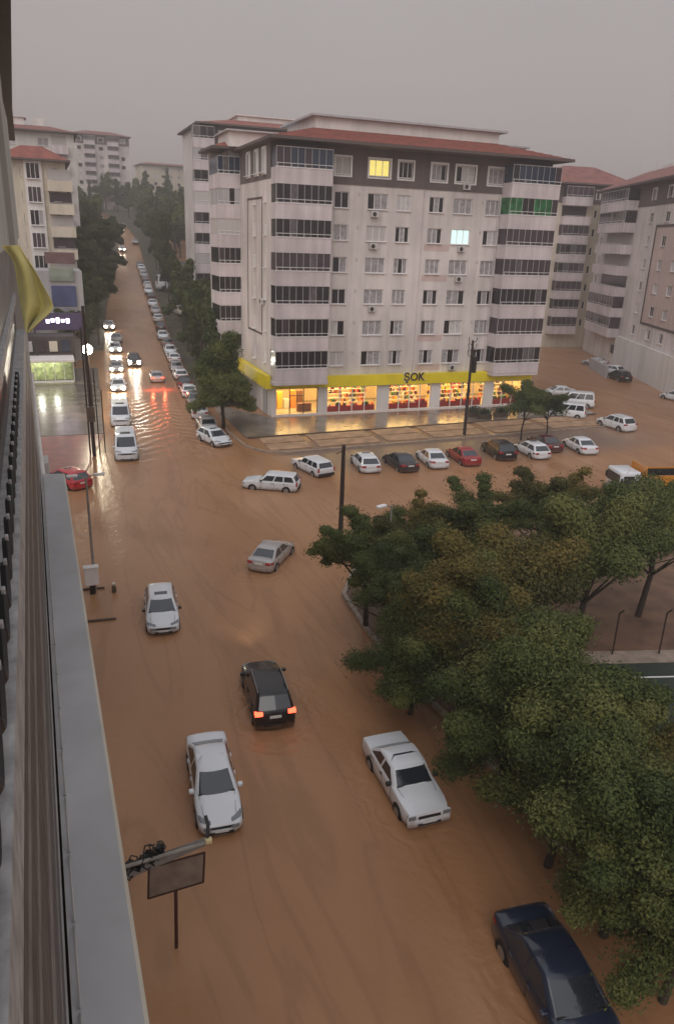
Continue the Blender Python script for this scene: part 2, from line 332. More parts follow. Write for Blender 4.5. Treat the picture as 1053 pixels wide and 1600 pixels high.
def window(parent, xc, zc, w, h, y, kind, mull=3, rz=0, simple=False, proud=False):
    fm = FRAME
    def mk():
        b = MB(); t = .07
        b.box((-w/2, 0, -h/2), (w/2, .06, -h/2+t)); b.box((-w/2, 0, h/2-t), (w/2, .06, h/2))
        b.box((-w/2, 0, -h/2+t), (-w/2+t, .06, h/2-t)); b.box((w/2-t, 0, -h/2+t), (w/2, .06, h/2-t))
        for k in range(1, mull): x = -w/2+w*k/mull; b.box((x-.035, .004, -h/2+t), (x+.035, .056, h/2-t))
        b.box((-w/2-.06, -.30, -h/2-.05), (w/2+.06, .0, -h/2-.005))
        return b.mesh('window', fm)
    fr = link('window', cached(('win', w, h, mull), mk), parent)
    fr.location = (xc, y, zc) if not isinstance(xc, Vector) else xc; fr.rotation_euler = (0, 0, rz)
    if simple:
        link('pane', cached(('pane1', w, h, kind.name), lambda: MB().box((-w/2+.05, .03, -h/2+.05), (w/2-.05, .045, h/2-.05)).mesh('pane', kind)), fr); return fr
    for k in range(mull):
        a = -w/2+w*k/mull; c = a+w/mull
        kk = kind
        if kind in (CURT, CURT2) and R.random() < .22: kk = GLASSD
        if kind is GLASSD and R.random() < .4: kk = CURT
        pw = round(c-a, 3)
        p = link('pane', cached(('pane', pw, h, kk.name), lambda: MB().box((-pw/2+.03, .025, -h/2+.06), (pw/2-.03, .04, h/2-.06)).mesh('pane', kk)), fr)
        p.location = ((a+c)/2, 0, 0)
    return fr
def balcony(parent, x0, x1, zf, y0, y1, glass, h=1.75, ph=1.50, n=8, pm=None, glazed=True, label=None, dark=True):
    """enclosed balcony: parapet box below, folding glass above; y0 front, y1 wall. zf = top of the parapet"""
    pm = pm or PARA; wd, dp = round(x1-x0, 3), round(y1-y0, 3)
    def mk():
        b = MB()
        b.box((0, 0, -ph), (wd, .14, 0)); b.box((0, .14, -ph), (.14, dp, 0)); b.box((wd-.14, .14, -ph), (wd, dp, 0))
        b.box((.14, .14, -ph), (wd-.14, dp, -ph+.2))
        return b.mesh('balcony', pm)
    o = link('balcony', cached(('bal', wd, dp, ph, pm.name), mk), parent); o.location = (x0, y0, zf)
    if label: o['label'] = label
    if glazed:
        m = n; pw = round((wd-.04)/m, 3)
        for k in range(m):
            gm = glass if R.random() < .78 else R.choice([GLASSP, GLASSD, CURTD])
            g = link('glass_panel', cached(('gp', pw, h, gm.name), lambda: MB().box((.012, .06, .02), (pw-.012, .085, h-.02)).mesh('glass_panel', gm)), o); g.location = (.02+k*pw, 0, 0)
        m2 = max(2, round(dp/.8)); pw2 = round((dp-.1)/m2, 3)
        for sx in (0.06, wd-.085):
            for k in range(m2):
                g = link('glass_panel', cached(('gps', pw2, h, glass.name), lambda: MB().box((0, .01, .02), (.025, pw2-.01, h-.02)).mesh('glass_panel', glass)), o); g.location = (sx, .09+k*pw2, 0)
        def fr():
            b = MB()
            for k in range(m+1): x = .02+k*pw; b.box((x-.018, .05, 0), (x+.018, .095, h))
            b.box((0, .04, h), (wd, .1, h+.06))
            return b.mesh('glazing_frame', ACM)
        link('glazing_frame', cached(('gf', pw, m, h), fr), o)
        def rl():
            b = MB(); b.box((-.03, -.05, -.05), (wd+.03, .16, .03)); b.tube([(-.02, -.08, .32), (wd+.02, -.08, .32)], .03, 6)
            for k in range(5): x = .1+(wd-.2)*k/4; b.tube([(x, -.08, .02), (x, -.08, .32)], .02, 5)
            return b.mesh('rail', FRAME)
        link('rail', cached(('rl', wd), rl), o)
    else:
        link('opening', MB().box((.2, dp-.06, .0), (wd-.2, dp-.03, h+.0)).mesh('opening', SHUT if R.random() < .5 else GLASSP), o)
        link('rail', cached(('rl2', wd), lambda: MB().tube([(0, .05, .12), (wd, .05, .12)], .035, 6).mesh('rail', ACM)), o)
    return o
def roof_lid(parent, x0, x1, y0, y1, z, over, rise, inset, m, thick=.22):
    """hipped roof with a flat top"""
    a = [(x0-over, y0-over), (x1+over, y0-over), (x1+over, y1+over), (x0-over, y1+over)]
    t = [(x0+inset, y0+inset), (x1-inset, y0+inset), (x1-inset, y1-inset), (x0+inset, y1-inset)]
    b = MB(); vs = [(p[0], p[1], z) for p in a]+[(p[0], p[1], z+rise) for p in t]
    b.add(vs, [(i, (i+1) % 4, 4+(i+1) % 4, 4+i) for i in range(4)]+[(4, 5, 6, 7), (3, 2, 1, 0)])
    o = b.build('roof', m, parent)
    f = MB()
    f.box((x0-over-.05, y0-over-.06, z-thick), (x1+over+.05, y0-over-.003, z+.05)); f.box((x0-over-.06, y0-over-.003, z-thick), (x0-over-.003, y1+over, z+.05))
    f.box((x1+over+.003, y0-over-.003, z-thick), (x1+over+.06, y1+over, z+.05)); f.box((x0-over, y0-over, z-thick), (x1+over, y1+over, z-thick+.08))
    f.build('eaves', TRIM, parent); return o
def tile_rows(parent, x0, x1, y0, over, z, rise, inset, m):
    """raised tile courses on the front slope"""
    b = MB(); n = 9
    for k in range(n):
        t = (k+.5)/n; yy = y0-over+(inset+over)*t; zz = z+rise*t
        b.box((x0-over+(inset+over)*t, yy-.05, zz), (x1+over-(inset+over)*t, yy+.05, zz+.045))
    b.build('tile_courses', m, parent)['kind'] = 'stuff'
# ------------------------------------------------------------------ A : the supermarket block (front faces -Y)
A = thing('apartment_building', 'large pale pink eight storey corner block with red roof above the yellow supermarket', 'building', (22.0, 76.0, 0))
# local: x 0..33.3, wall plane y=2, balconies y 0..2
ZF = [25.55, 22.35, 19.2, 16.0, 12.75, 9.45, 6.15]      # window centres, top storey first
CW = [(7.55, 1.6, 2), (11.6, 2.3, 3), (14.6, 1.6, 3), (18.5, 1.75, 3), (21.7, 2.3, 3), (25.5, 1.9, 3)]
WX = 32.6; WY = 2.0; BD = 13.0
kinds = {0: [SHUT, GLIT, GLASSD, CURT, CURT2, CURT], 1: [GLASSD, CURT, CURT2, GLASSD, CURT, CURT], 2: [CURT, SHUT, GLASSD, GLASSD, GLITC, CURT2],
         3: [GLASSD, CURT, GLASSD, CURT, CURT, CURT], 4: [GLASSD, CURT, CURT, GLASSD, CURT, CURT], 5: [CURT2, CURT, CURT, CURT, CURT2, CURT], 6: [SHUT, CURT, CURT, CURT, CURT, GLASSD]}
holes = []
for zc in ZF:
    for xc, w_, mu in CW: holes.append((xc-w_/2, xc+w_/2, zc-.78, zc+.78))
bays = [(0.6, 5.4), (6.5, 12.6), (14.0, 19.4), (20.6, 26.6), (27.8, 31.9)]
wl = MB(); ATZ = 23.95
wall_holes(wl, 5.8, 26.4, 4.15, ATZ, [h for h in holes if h[3] < ATZ], WY)
# wall behind the balconies
wl.quad((0, WY, 4.15), (5.8, WY, 4.15), (5.8, WY, ATZ), (0, WY, ATZ)); wl.quad((26.4, WY, 4.15), (WX, WY, 4.15), (WX, WY, ATZ), (26.4, WY, ATZ))
for x in (0, WX): wl.quad((x, WY, 4.15), (x, BD+2, 4.15), (x, BD+2, ATZ), (x, WY, ATZ))
wl.quad((0, BD+2, 0), (WX, BD+2, 0), (WX, BD+2, 27.4), (0, BD+2, 27.4)); wl.quad((0, WY, 4.15), (WX, WY, 4.15), (WX, BD+2, 4.15), (0, BD+2, 4.15))
wl.build('wall', WALL, A)
for i in (1, 2, 4, 5): MB().box((17.25, WY-.012, ZF[1:][i]-1.55), (20.4, WY-.002, ZF[1:][i]-.85)).build('pink_render_patch', WALLPINK, A)
at = MB(); wall_holes(at, 5.8, 26.4, ATZ, 27.5, [h for h in holes if h[3] > ATZ], WY-.04)
at.quad((0, WY-.04, ATZ), (5.8, WY-.04, ATZ), (5.8, WY-.04, 27.5), (0, WY-.04, 27.5)); at.quad((26.4, WY-.04, ATZ), (WX, WY-.04, ATZ), (WX, WY-.04, 27.5), (26.4, WY-.04, 27.5))
for x in (-.03, WX+.03): at.quad((x, WY-.04, ATZ), (x, BD+2, ATZ), (x, BD+2, 27.5), (x, WY-.04, 27.5))
at.box((5.8, WY-.14, ATZ-.12), (26.4, WY-.045, ATZ+.05))
at.build('attic_wall', ATTIC, A)
for xc, w_, mu in CW:      # white surrounds of the attic windows
    ws = MB(); z0, z1, a, b = ZF[0]-.78, ZF[0]+.78, xc-w_/2, xc+w_/2; t = .2
    ws.box((a-t, WY-.12, z1), (b+t, WY-.045, z1+t)); ws.box((a-t, WY-.12, z0-.1), (a, WY-.045, z1)); ws.box((b, WY-.12, z0-.1), (b+t, WY-.045, z1)); ws.box((a-t, WY-.13, z0-.26), (b+t, WY-.045, z0-.1))
    ws.build('window_surround', FRAME, A)
for r, zc in enumerate(ZF):
    for c, (xc, w_, mu) in enumerate(CW):
        o = window(A, xc, zc, w_, 1.56, WY+.12, kinds[r][c], mu)
        if kinds[r][c] is GLIT: o['label'] = 'attic window lit yellow'
        if kinds[r][c] is GLITC: o['label'] = 'window lit pale green'
gl = [GLASSB, GLASSD, GLASSD, GLASSP, GLASSD, GLASSD, GLASSD]; gr = [GLASSB, GLASSG, GLASSP, GLASSP, GLASSD, GLASSP, GLASSD]
for r, zc in enumerate(ZF):
    balcony(A, 0.0, 5.8, zc-.62, 0, WY-.05, gl[r], label='balcony with dark folding glass' if r else 'attic balcony with bluish reflection in its glass')
    balcony(A, 26.4, WX, zc-.62, 0, WY-.05, gr[r], label='balcony with green glass' if r == 1 else 'balcony with dark folding glass')
def ac(parent, x, y, z, rz=0):
    o = link('air_conditioner', cached('ac', lambda: MB().bev((-.42, -.34, -.3), (.42, 0, .3), .03).box((-.36, .0, -.36), (-.3, .12, -.3)).box((.3, .0, -.36), (.36, .12, -.3)).mesh('air_conditioner', ACM)), parent)
    o.location = (x, y, z); o.rotation_euler = (0, 0, rz)
    f = link('fan_grille', cached('acf', lambda: MB().cyl((-.1, -.35, 0), (0, 1, 0), .22, .03, 14).mesh('fan_grille', DARKFR)), o)
for x, r in ((11.2, 1), (11.2, 2), (11.4, 4), (21.8, 0), (21.8, 2), (21.8, 3), (21.9, 6)): ac(A, x, WY-.12, ZF[r]-1.25)
vb = MB()
for r in range(1, 7):
    vb.box((9.35, WY-.1, ZF[r]+.5), (9.55, WY, ZF[r]+.8)); vb.box((24.0, WY-.1, ZF[r]+.5), (24.2, WY, ZF[r]+.8))
vb.build('flue_vents', ACM, A)
dp = MB()
for x in (6.1, 16.9, 26.1): dp.tube([(x, WY-.08, 4.2), (x, WY-.08, 23.8)], .05, 6)
dp.build('downpipes', PARA, A)
# side facade details (x=0 plane)
sd = MB()
for y0, y1, z0, z1 in ((5.2, 5.35, 8.6, 22.2), (11.2, 11.35, 8.6, 22.2)): sd.box((-.05, y0, z0), (-.003, y1, z1))
sd.box((-.05, 5.2, 22.2), (-.003, 11.35, 22.4)); sd.box((-.05, 5.2, 8.4), (-.003, 11.35, 8.6)); sd.build('outline_moulding', TRIM, A)
for i, zc in enumerate(ZF[1:]): 
    fw = window(A, Vector((-.02, 3.9, zc)), 0, .55, 1.0, 0, GLASSD, 1, -math.pi/2)
    fw = window(A, Vector((-.02, 8.3, zc)), 0, .8, 1.3, 0, CURT, 2, -math.pi/2)
ac(A, -.05, 4.6, 12, -math.pi/2)
for y_ in (4.2, 7.2, 10.6):
    MB().box((-.14, y_-.75, 24.4), (-.035, y_+.75, 27.0)).build('window_surrounds', FRAME, A)
    fw = window(A, Vector((-.22, y_, 25.7)), 0, 1.1, 2.2, 0, GLASSD, 2, -math.pi/2)
# rear-left balcony stack
for r, zc in enumerate(ZF):
    balcony(A, -2.6, -.02, zc-.62+.1, BD+1.5, BD+6.4, [GLASSB, WALLGREY, SHUT, GLASSD, GLASSD, GLASSD, GLASSD][r], n=4)
rb = MB().box((-2.6, BD+6.4, .1), (0, BD+6.6, 27.6)); rb.box((-1.2, BD+2.2, .1), (0, BD+6.3, 27.6)); rb.box((0, BD+2.1, .1), (14, BD+8, 27.6)); rb.box((-2.3, BD+1.9, .1), (-1.3, BD+6.2, 4.6)); rb.build('rear_wing_wall', WALL, A)
roof_lid(A, -2.6, 14, BD+1.5, BD+8, 27.7, .7, 1.2, 2.5, ROOF)
# roof, penthouse
roof_lid(A, 0, WX, 0.0, BD+2, 27.5, .8, 1.75, 5.6, ROOF); tile_rows(A, 0, WX, 0, .8, 27.5, 1.75, 5.6, ROOF)
ph = MB().box((6.2, 6.6, 27.6), (28.2, 17.0, 30.45)); ph.box((28.2, 8.6, 27.6), (33.2, 15.6, 29.4)); ph.box((-1.5, 13.2, 27.7), (6.2, 19, 29.2)); ph.build('penthouse_wall', WALLWHITE, A)
pc = MB().box((5.5, 5.9, 30.45), (28.9, 17.6, 30.65)); pc.box((28.92, 8.3, 29.4), (33.6, 15.9, 29.58)); pc.box((-1.9, 12.6, 29.2), (5.4, 19.4, 29.36)); pc.build('penthouse_coping', WALLGREY, A)
for x in (8, 11, 14, 20, 25, 27): MB().tube([(x, 9, 30.5), (x, 9, 31.2+R.random()*.4)], .025, 5).tube([(x-.4, 9, 31.1), (x+.4, 9, 31.1)], .02, 4).build('aerial', ACM, A)
# ground floor: columns, yellow fascia, lettering, glazed shop
YEL = mat('fascia_yellow', (0.84, 0.68, 0.02), 0.45, noise=0.12, nscale=0.6)
gw = MB(); z = 3.15
edges = [0.0]+[v for b in bays for v in b]+[WX]
for a, b in zip(edges[::2], edges[1::2]): gw.box((a, WY-.35, 0), (b, WY+.1, z))
gw.box((0, WY-.2, z), (WX, WY+.1, 3.25)); gw.box((0, WY-.4, 0), (WX, WY+.05, .22))
gw.box((-.02, WY+.1, 0), (.16, BD+2, 3.25)); gw.box((WX-.16, WY+.1, 0), (WX, BD+2, 3.25)); gw.build('shop_wall', WALLWHITE, A)
fa = MB().box((5.9, WY-.75, 3.2), (WX+.1, WY-.02, 4.35)); fa.box((-.15, WY-.75, 3.2), (5.9, WY-.02, 3.75)); fa.box((-.7, WY-.75, 3.2), (-.15, BD+1.2, 4.6)); fa.build('fascia', YEL, A)
li = MB().box((-.2, -.05, 3.76), (5.9, WY-.04, 4.1)); li.box((26.4, -.05, 4.36), (WX, WY-.04, 4.42)); li.build('balcony_soffit', PARA, A)
def text(s, size, parent, loc, rot, m, ext=.03):
    c = bpy.data.curves.new('lettering', 'FONT'); c.body = s; c.size = size; c.extrude = ext; c.align_x = 'CENTER'; c.offset = .02*size
    o = bpy.data.objects.new('lettering', c); COL.objects.link(o)
    dg = bpy.context.evaluated_depsgraph_get(); me = bpy.data.meshes.new_from_object(o.evaluated_get(dg)); COL.objects.unlink(o); bpy.data.objects.remove(o)
    me.materials.clear(); me.materials.append(m); q = link('lettering', me, parent); q.location = loc; q.rotation_euler = rot; return q
text('ŞOK', 1.25, A, (16.8, WY-.82, 3.62), (math.radians(90), 0, 0), mat('letter_dark', (0.04, 0.025, 0.03), .4))
sh = MB()
text('ŞOK', 1.31, A, (16.8, WY-.78, 3.60), (math.radians(90), 0, 0), FRAME)
# the shop interior
INT = mat('interior_cream', (0.75, 0.62, 0.42), 0.7); INF = mat('interior_floor', (0.45, 0.38, 0.30), 0.3)
iw = MB(); iw.quad((.2, 8.5, .2), (WX-.2, 8.5, .2), (WX-.2, 8.5, 3.1), (.2, 8.5, 3.1)); iw.quad((.17, 2.2, 3.12), (WX-.17, 2.2, 3.12), (WX-.17, 8.5, 3.12), (.17, 8.5, 3.12))
iw.quad((.17, 2.1, .12), (.17, 8.5, .12), (.17, 8.5, 3.1), (.17, 2.1, 3.1)); iw.quad((WX-.17, 2.1, .12), (WX-.17, 8.5, .12), (WX-.17, 8.5, 3.1), (WX-.17, 2.1, 3.1)); iw.build('shop_interior_wall', INT, A)
MB().quad((.17, 2.1, .16), (WX-.17, 2.1, .16), (WX-.17, 8.5, .16), (.17, 8.5, .16)).build('shop_floor', INF, A)
CLEAR = bpy.data.materials.new('shop_glass'); CLEAR.use_nodes = True
_n = CLEAR.node_tree; _n.nodes.remove(_n.nodes['Principled BSDF']); tr = _n.nodes.new('ShaderNodeBsdfTransparent'); gs = _n.nodes.new('ShaderNodeBsdfGlossy'); gs.inputs['Roughness'].default_value = .05
fx = _n.nodes.new('ShaderNodeFresnel'); mxs = _n.nodes.new('ShaderNodeMixShader'); _n.links.new(fx.outputs[0], mxs.inputs[0]); _n.links.new(tr.outputs[0], mxs.inputs[1]); _n.links.new(gs.outputs[0], mxs.inputs[2]); _n.links.new(mxs.outputs[0], _n.nodes['Material Output'].inputs[0])
LAMP = mat('ceiling_tube', (1, .9, .7), .5, emit=(1.0, 0.66, 0.26), es=9)
PROD = [mat('product_'+n, c, .5) for n, c in (('red', (.55, .03, .03)), ('yellow', (.8, .5, .05)), ('white', (.7, .68, .62)), ('orange', (.75, .25, .04)), ('brown', (.2, .08, .04)), ('purple', (.2, .06, .15)), ('green', (.1, .3, .08)))]
REDP = mat('red_plinth', (.42, .03, .035), .45)
for bi, (a, b) in enumerate(bays):
    n = 4 if bi not in (0, 4) else 3
    fr = MB(); fr.box((a, WY-.1, 3.0), (b, WY-.02, 3.14))
    for k in range(n+1): x = a+(b-a)*k/n; fr.box((max(a, x-.05), WY-.1, .22), (min(b, x+.05), WY-.02, 3.0))
    if bi in (0, 4): fr.box((a+(b-a)/n, WY-.12, 2.2), (a+2*(b-a)/n, WY-.02, 2.3))
    f = fr.build('shop_window', DARKFR if bi == 0 else FRAME, A)
    for k in range(n):
        x0 = a+(b-a)*k/n; x1 = a+(b-a)*(k+1)/n
        MB().box((x0+.05, WY-.07, .24), (x1-.05, WY-.05, 3.0)).build('pane', CLEAR, f)
    # shelving
    if bi:
        base = MB().box((a+.1, WY+.25, .17), (b-.1, WY+.7, .80)); 
        s = thing('shop_display', ['', 'red low goods display in the wide left shop window', 'red low goods display under the shop lettering', 'red low goods display behind the pole in the third wide window', 'red low goods display in the rightmost shop window'][bi], 'display', (22.0, 76.0, 0))
        base.build('plinth', REDP, s)
        for q, m in enumerate(PROD):
            pb = MB()
            for lv in range(5):
                x = a+.15
                while x < b-.3:
                    wv = R.uniform(.12, .35)
                    if R.randrange(len(PROD)) == q:
                        if lv == 0: pb.box((x, WY+.28, .80), (x+wv, WY+.6, .80+R.uniform(.15, .4)))
                    if R.randrange(len(PROD)) == q and lv: pb.box((x, WY+3.0, .2+lv*.5), (x+wv, WY+3.3, .2+lv*.5+R.uniform(.2, .42)))
                    x += wv+.02
            if pb.v: pb.build('goods', m, s)['kind'] = 'stuff'
        sp = MB()
        for lv in range(6): sp.box((a+.1, WY+2.95, .14+lv*.5), (b-.1, WY+3.5, .18+lv*.5))
        sp.build('shelves', FRAME, s)
    else:
        s = thing('shop_counter', 'counter with goods inside the corner shop beside the glass door', 'counter', (22.0, 76.0, 0))
        MB().bev((a+2.9, WY+1.0, .17), (b-.3, WY+1.6, 1.1), .03).build('counter_top', PROD[4], s)
        for q in range(5):
            MB().box((a+.3+q*.8, WY+3.0, .2), (a+.9+q*.8, WY+3.5, 1.0+R.random()*1.2)).build('shelf', PROD[q], s)
    for k in range(2):
        yy = WY+1.2+k*2.4
        MB().box((a+.5, yy, 3.04), (b-.5, yy+.12, 3.10)).build('ceiling_light', LAMP, A)
    li = bpy.data.lights.new('shop_light', 'AREA'); li.shape = 'RECTANGLE'; li.size = b-a-.6; li.size_y = 4; li.energy = 240*(b-a)/6; li.color = (1.0, .68, .24)
    lo = bpy.data.objects.new('shop_light', li); COL.objects.link(lo); lo.location = (22+(a+b)/2, 76+WY+2.4, 2.98)
MB().box((-.03, 3.0, .1), (-.12, 4.6, 2.7)).build('side_door', WALLGREY, A)
# ------------------------------------------------------------------ generic far block
def block(name, label, loc, rz, W, D, zb, eave, storey, nfl, cols, stacks, wm, roof=ROOFD, pmat=None, attic=None, rise=2.6, inset=6, simple=True, open_stacks=False, glass=None, n=4, balc_dep=1.6, frame_rect=None, first=0.0, roofover=.7):
    b = thing(name, label, 'building', loc, rz)
    hs = []; zcs = [eave-1.75-first-storey*i for i in range(nfl)]
    for zc in zcs:
        for xc, w_, mu, k in cols: hs.append((xc-w_/2, xc+w_/2, zc-.7, zc+.7))
    lim = zcs[0]-1.5 if attic else eave
    m = MB(); wall_holes(m, 0, W, zb-6, lim, [h for h in hs if h[3] < lim], 0)
    for x in (0, W): m.quad((x, 0, zb-6), (x, D, zb-6), (x, D, eave), (x, 0, eave))
    m.quad((0, D, zb-6), (W, D, zb-6), (W, D, eave), (0, D, eave)); m.build('wall', wm, b)
    if attic:
        m = MB(); wall_holes(m, 0, W, lim, eave, [h for h in hs if h[3] > lim], -.04); m.box((0, -.1, lim-.1), (W, -.045, lim+.1)); m.build('attic_wall', attic, b)
        for xc, w_, mu, k in cols:
            f = MB(); a, c = xc-w_/2, xc+w_/2; f.box((a-.2, -.13, zcs[0]+.7), (c+.2, -.045, zcs[0]+.9)); f.box((a-.2, -.13, zcs[0]-.9), (a, -.045, zcs[0]+.7)); f.box((c, -.13, zcs[0]-.9), (c+.2, -.045, zcs[0]+.7)); f.build('window_surround', FRAME, b)
    for zc in zcs:
        for xc, w_, mu, k in cols:
            kk = k or R.choice([CURT, CURT, GLASSD, CURT2, GLASSD]); window(b, xc, zc, w_, 1.4, .1, kk, mu, simple=simple)
    for (x0, x1, op) in stacks:
        for i, zc in enumerate(zcs):
            o = op[i % len(op)] if isinstance(op, list) else op
            balcony(b, x0, x1, zc-.6, -balc_dep, -.02, o or GLASSD, n=n, pm=pmat or PARA, glazed=o is not None, ph=1.45)
    roof_lid(b, 0, W, -balc_dep*.5, D, eave, roofover, rise, inset, roof)
    return b
# B: behind, left of A
BB = block('apartment_building', 'tall grey block with red hipped roof behind the left end of the supermarket block', (26.2, 136, 0), 0, 30, 16, 3, 35.6, 3.25, 9,
      [(4.3, 1.9, 2, GLASSD), (6.6, 1.5, 2, None), (10, 1.6, 2, None), (15, 1.6, 2, None)], [(-1.3, 2.2, [GLASSD, WALLGREY, GLASSD, SHUT, GLASSD])], WALL, ROOF, n=3, attic=ATTIC, rise=1.7, inset=7)
MB().box((8, 6, 36), (30, 12, 38.0)).box((7.6, 5.6, 38.0), (30.4, 12.4, 38.2)).build('stair_tower', WALLWHITE, BB)
# C and D on the right-hand side street
CC = block('apartment_building', 'pale block with dull red roof seen in the gap right of the supermarket block', (87.5, 126, 0), math.radians(-8), 18, 16, 0, 29.6, 3.3, 8,
      [(10.6, .6, 1, GLASSD), (13.6, 1.3, 2, None), (16.6, 1.3, 2, None)], [(3.4, 8.8, [GLASSP, None, GLASSP, GLASSD, GLASSP, GLASSP, GLASSD])], WALLCREAM, ROOFD, n=5, attic=ATTIC, rise=3.4, inset=6)
u_ang = math.atan2(.3895, .921)
# D facade frame: local x runs from the far end to the near end, facing the street (-local y)
DO = Vector((78.7+.3895*47, 78.2+.921*47, 0))
DD = block('apartment_building', 'long pale block with dull red roof and brown outline along the right edge', tuple(DO), math.radians(-90)-u_ang, 76, 16, 0, 28.2, 3.3, 7,
      [(1.8, 1.3, 2, None), (26.5, 1.4, 2, None), (33.0, 1.7, 2, None), (38.4, 1.8, 3, None), (44.5, 1.8, 3, None), (50, 1.8, 3, None)],
      [(5.5, 19.8, [GLASSD, GLASSD, None, None, None, GLASSP, GLASSP])], WALL, ROOFD, n=9, attic=ATTIC, rise=3.0, inset=6, balc_dep=1.9, simple=False)
fr = MB(); X0, X1 = 29.3, 53
fr.box((X0, -.12, 8.2), (X0+.25, -.005, 21.8)); fr.box((X0, -.12, 21.8), (X1, -.005, 22.1)); fr.box((X0, -.12, 7.9), (X1, -.005, 8.2)); fr.build('outline_moulding', TRIM, DD)
pp = MB(); wall_holes(pp, X0+.3, X1, 8.25, 21.75, [(xc-.9, xc+.9, 28.2-1.75-3.3*i-.7, 28.2-1.75-3.3*i+.7) for i in range(7) for xc in (33., 38.4, 44.5, 50)], -.02, .02); pp.build('pink_render_panel', WALLPINK, DD)
an = MB().box((20.2, -.5, 0), (76, -.05, 5.0)); an.build('base_wall', WALLWHITE, DD)
lw = MB().box((24, -5.3, 0), (33, -4.9, 1.7)); lw.build('yard_wall', WALLGREY, DD); MB().bev((17, -.1, 1.8), (18.6, -.02, 3.2), .02).build('lower_window', DARKFR, DD)
for k in range(6): MB().tube([(1+k*4, 4, 30.5), (1+k*4, 4, 32.3)], .04, 5).build('aerial', ACM, DD)
MB().box((10, 6, 30), (60, 11, 31.9)).build('penthouse_wall', WALLWHITE, DD)
# E: left side, two blocks
EE = block('apartment_building', 'narrow cream block with red roof and glazed stair strip left of the main street', (-4.2, 131, 0), 0, 9.0, 14, 4, 28.2, 3.25, 7,
      [(2.6, .1, 1, GLASSD), (7.6, 1.0, 1, GLASSD)], [], WALLCREAM, ROOF, rise=2, inset=3)
st = MB(); st.box((3.1, -.5, 4), (5.6, -.003, 28.0)); st.build('stair_strip', WALLWHITE, EE)
for i in range(8):
    window(EE, 4.35, 26.6-3.25*i, 1.9, 2.2, -.62, GLASSP if i % 2 else GLASSD, 3)
for i in range(7): balcony(EE, 6.2, 9.8, 26.4-3.25*i-1.0, -1.3, -.02, None, n=3, glazed=False, pm=WALLCREAM, h=1.6)
sb = thing('shop_building', 'low shop block with pale green and blue sign boards under the cream block', 'building', (0, 118, 0))
MB().box((-8, 0, -3), (5.4, 9, 13)).build('wall', WALLGREY, sb)
sb_s = [((1.0, 11.6), (4.3, 13.4), (.42, .50, .42)), ((1.1, 8.2), (4.4, 11.0), (.10, .13, .33)), ((1.2, 7.4), (4.4, 8.1), (.45, .45, .5)), ((.6, 14.0), (4.6, 15.5), (.28, .16, .16))]
for q, ((a, c), (b, d), cc) in enumerate(sb_s): MB().bev((a, -.35-.02*q, c), (b, -.03, d), .03).build('sign_board', mat('board_%d' % q, tuple(v*.6 for v in cc), .5, noise=.3, nscale=.7), sb)
MB().box((.5, -1.6, 6.3), (5.0, -.02, 6.6)).build('awning', DARKFR, sb)
E2 = block('apartment_building', 'grey block with white roof structures behind the cream block on the left', (-10, 165, 0), 0, 18, 14, 8, 35.6, 3.2, 8,
      [(7.0, 1.6, 2, None), (12.5, 2.0, 2, None), (15.6, 1.8, 2, None)], [(13.8, 16.8, [None])], WALLWHITE, ROOFD, n=3, rise=1.2, inset=4)
tp = MB(); tp.box((5, 3, 36), (9.5, 7, 38.0)); tp.box((11, 4, 36), (13, 7, 38.2)); tp.box((4.6, 2.6, 38.0), (9.9, 7.4, 38.15)); tp.build('roof_structures', WALLWHITE, E2)
FF = block('apartment_building', 'wide grey apartment block with dark balconies far up the street', (15.5, 335, 0), math.radians(4), 21.5, 16, 28, 53.5, 3.1, 8,
      [(2.5, 1.6, 1, None), (10.7, 1.8, 1, None), (19, 1.6, 1, None)], [(4.2, 8.2, GLASSP), (13, 17.2, GLASSP)], WALL, ROOFD, n=2, rise=1.8, inset=6, attic=ATTIC)
GG = block('apartment_building', 'low pale building among cypresses at the top of the street', (47, 385, 0), math.radians(4), 24, 14, 34, 48, 3.1, 3,
      [(3+3.6*i, 1.6, 1, None) for i in range(6)], [], WALLCREAM, ROOFD, n=2, rise=1, inset=3)
# ------------------------------------------------------------------ the building we look from (left edge)
OUR = thing('apartment_building', 'near block at the left edge with pale ledge, roller shutter and dark eaves', 'building', (0, 0, 0))
lr0, lr1 = Vector((.205, 1.2)), Vector((.05, 15.03)); ll0, ll1 = Vector((-.17, 1.2)), Vector((-.365, 15.1))
LEDGE = wallmat('ledge_concrete', (0.46, 0.46, 0.465), .22)
lg = MB().prism([(-.17, -2), (.235, -2), tuple(lr1), tuple(ll1)], 13.55, 14.0); lg.build('ledge', LEDGE, OUR)
ld = MB().prism([(.235, -2), (.262, -2), (.075, 15.05), tuple(lr1)], 13.5, 13.985); ld.build('ledge_drip', WALLCREAM, OUR)
# stains patches of wear on ledge
FW = wallmat('facade_near', (0.50, 0.48, 0.45), 0.25)
fw_ = MB(); fw_.prism([(-.9, -2), (-.19, -2), (-.385, 15.1), (-1.1, 15.1)], 0, 13.99); fw_.prism([(-9, 15.1), (-.385, 15.1), (-.62, 27.5), (-9, 27.5)], 0, 23.0)
fw_.prism([(-9, 27.5), (-.62, 27.5), (-1.05, 44), (-9, 44)], 4.2, 23.8)
fw_.build('wall', FW, OUR)
SHT = mat('shutter_slat', (0.12, 0.10, 0.09), 0.55, noise=.3, nscale=6)
for k in range(18):
    z0 = 14.03+k*.135
    sl = MB(); sl.prism([(-.29, -1), (-.215, -1), (-.39, 15.0), (-.47, 15.0)], z0, z0+.12); sl.build('slat', SHT if k not in (2, 6, 7, 12, 15) else mat('shutter_slat_light', (.24, .22, .205), .55, noise=.3, nscale=6), OUR)
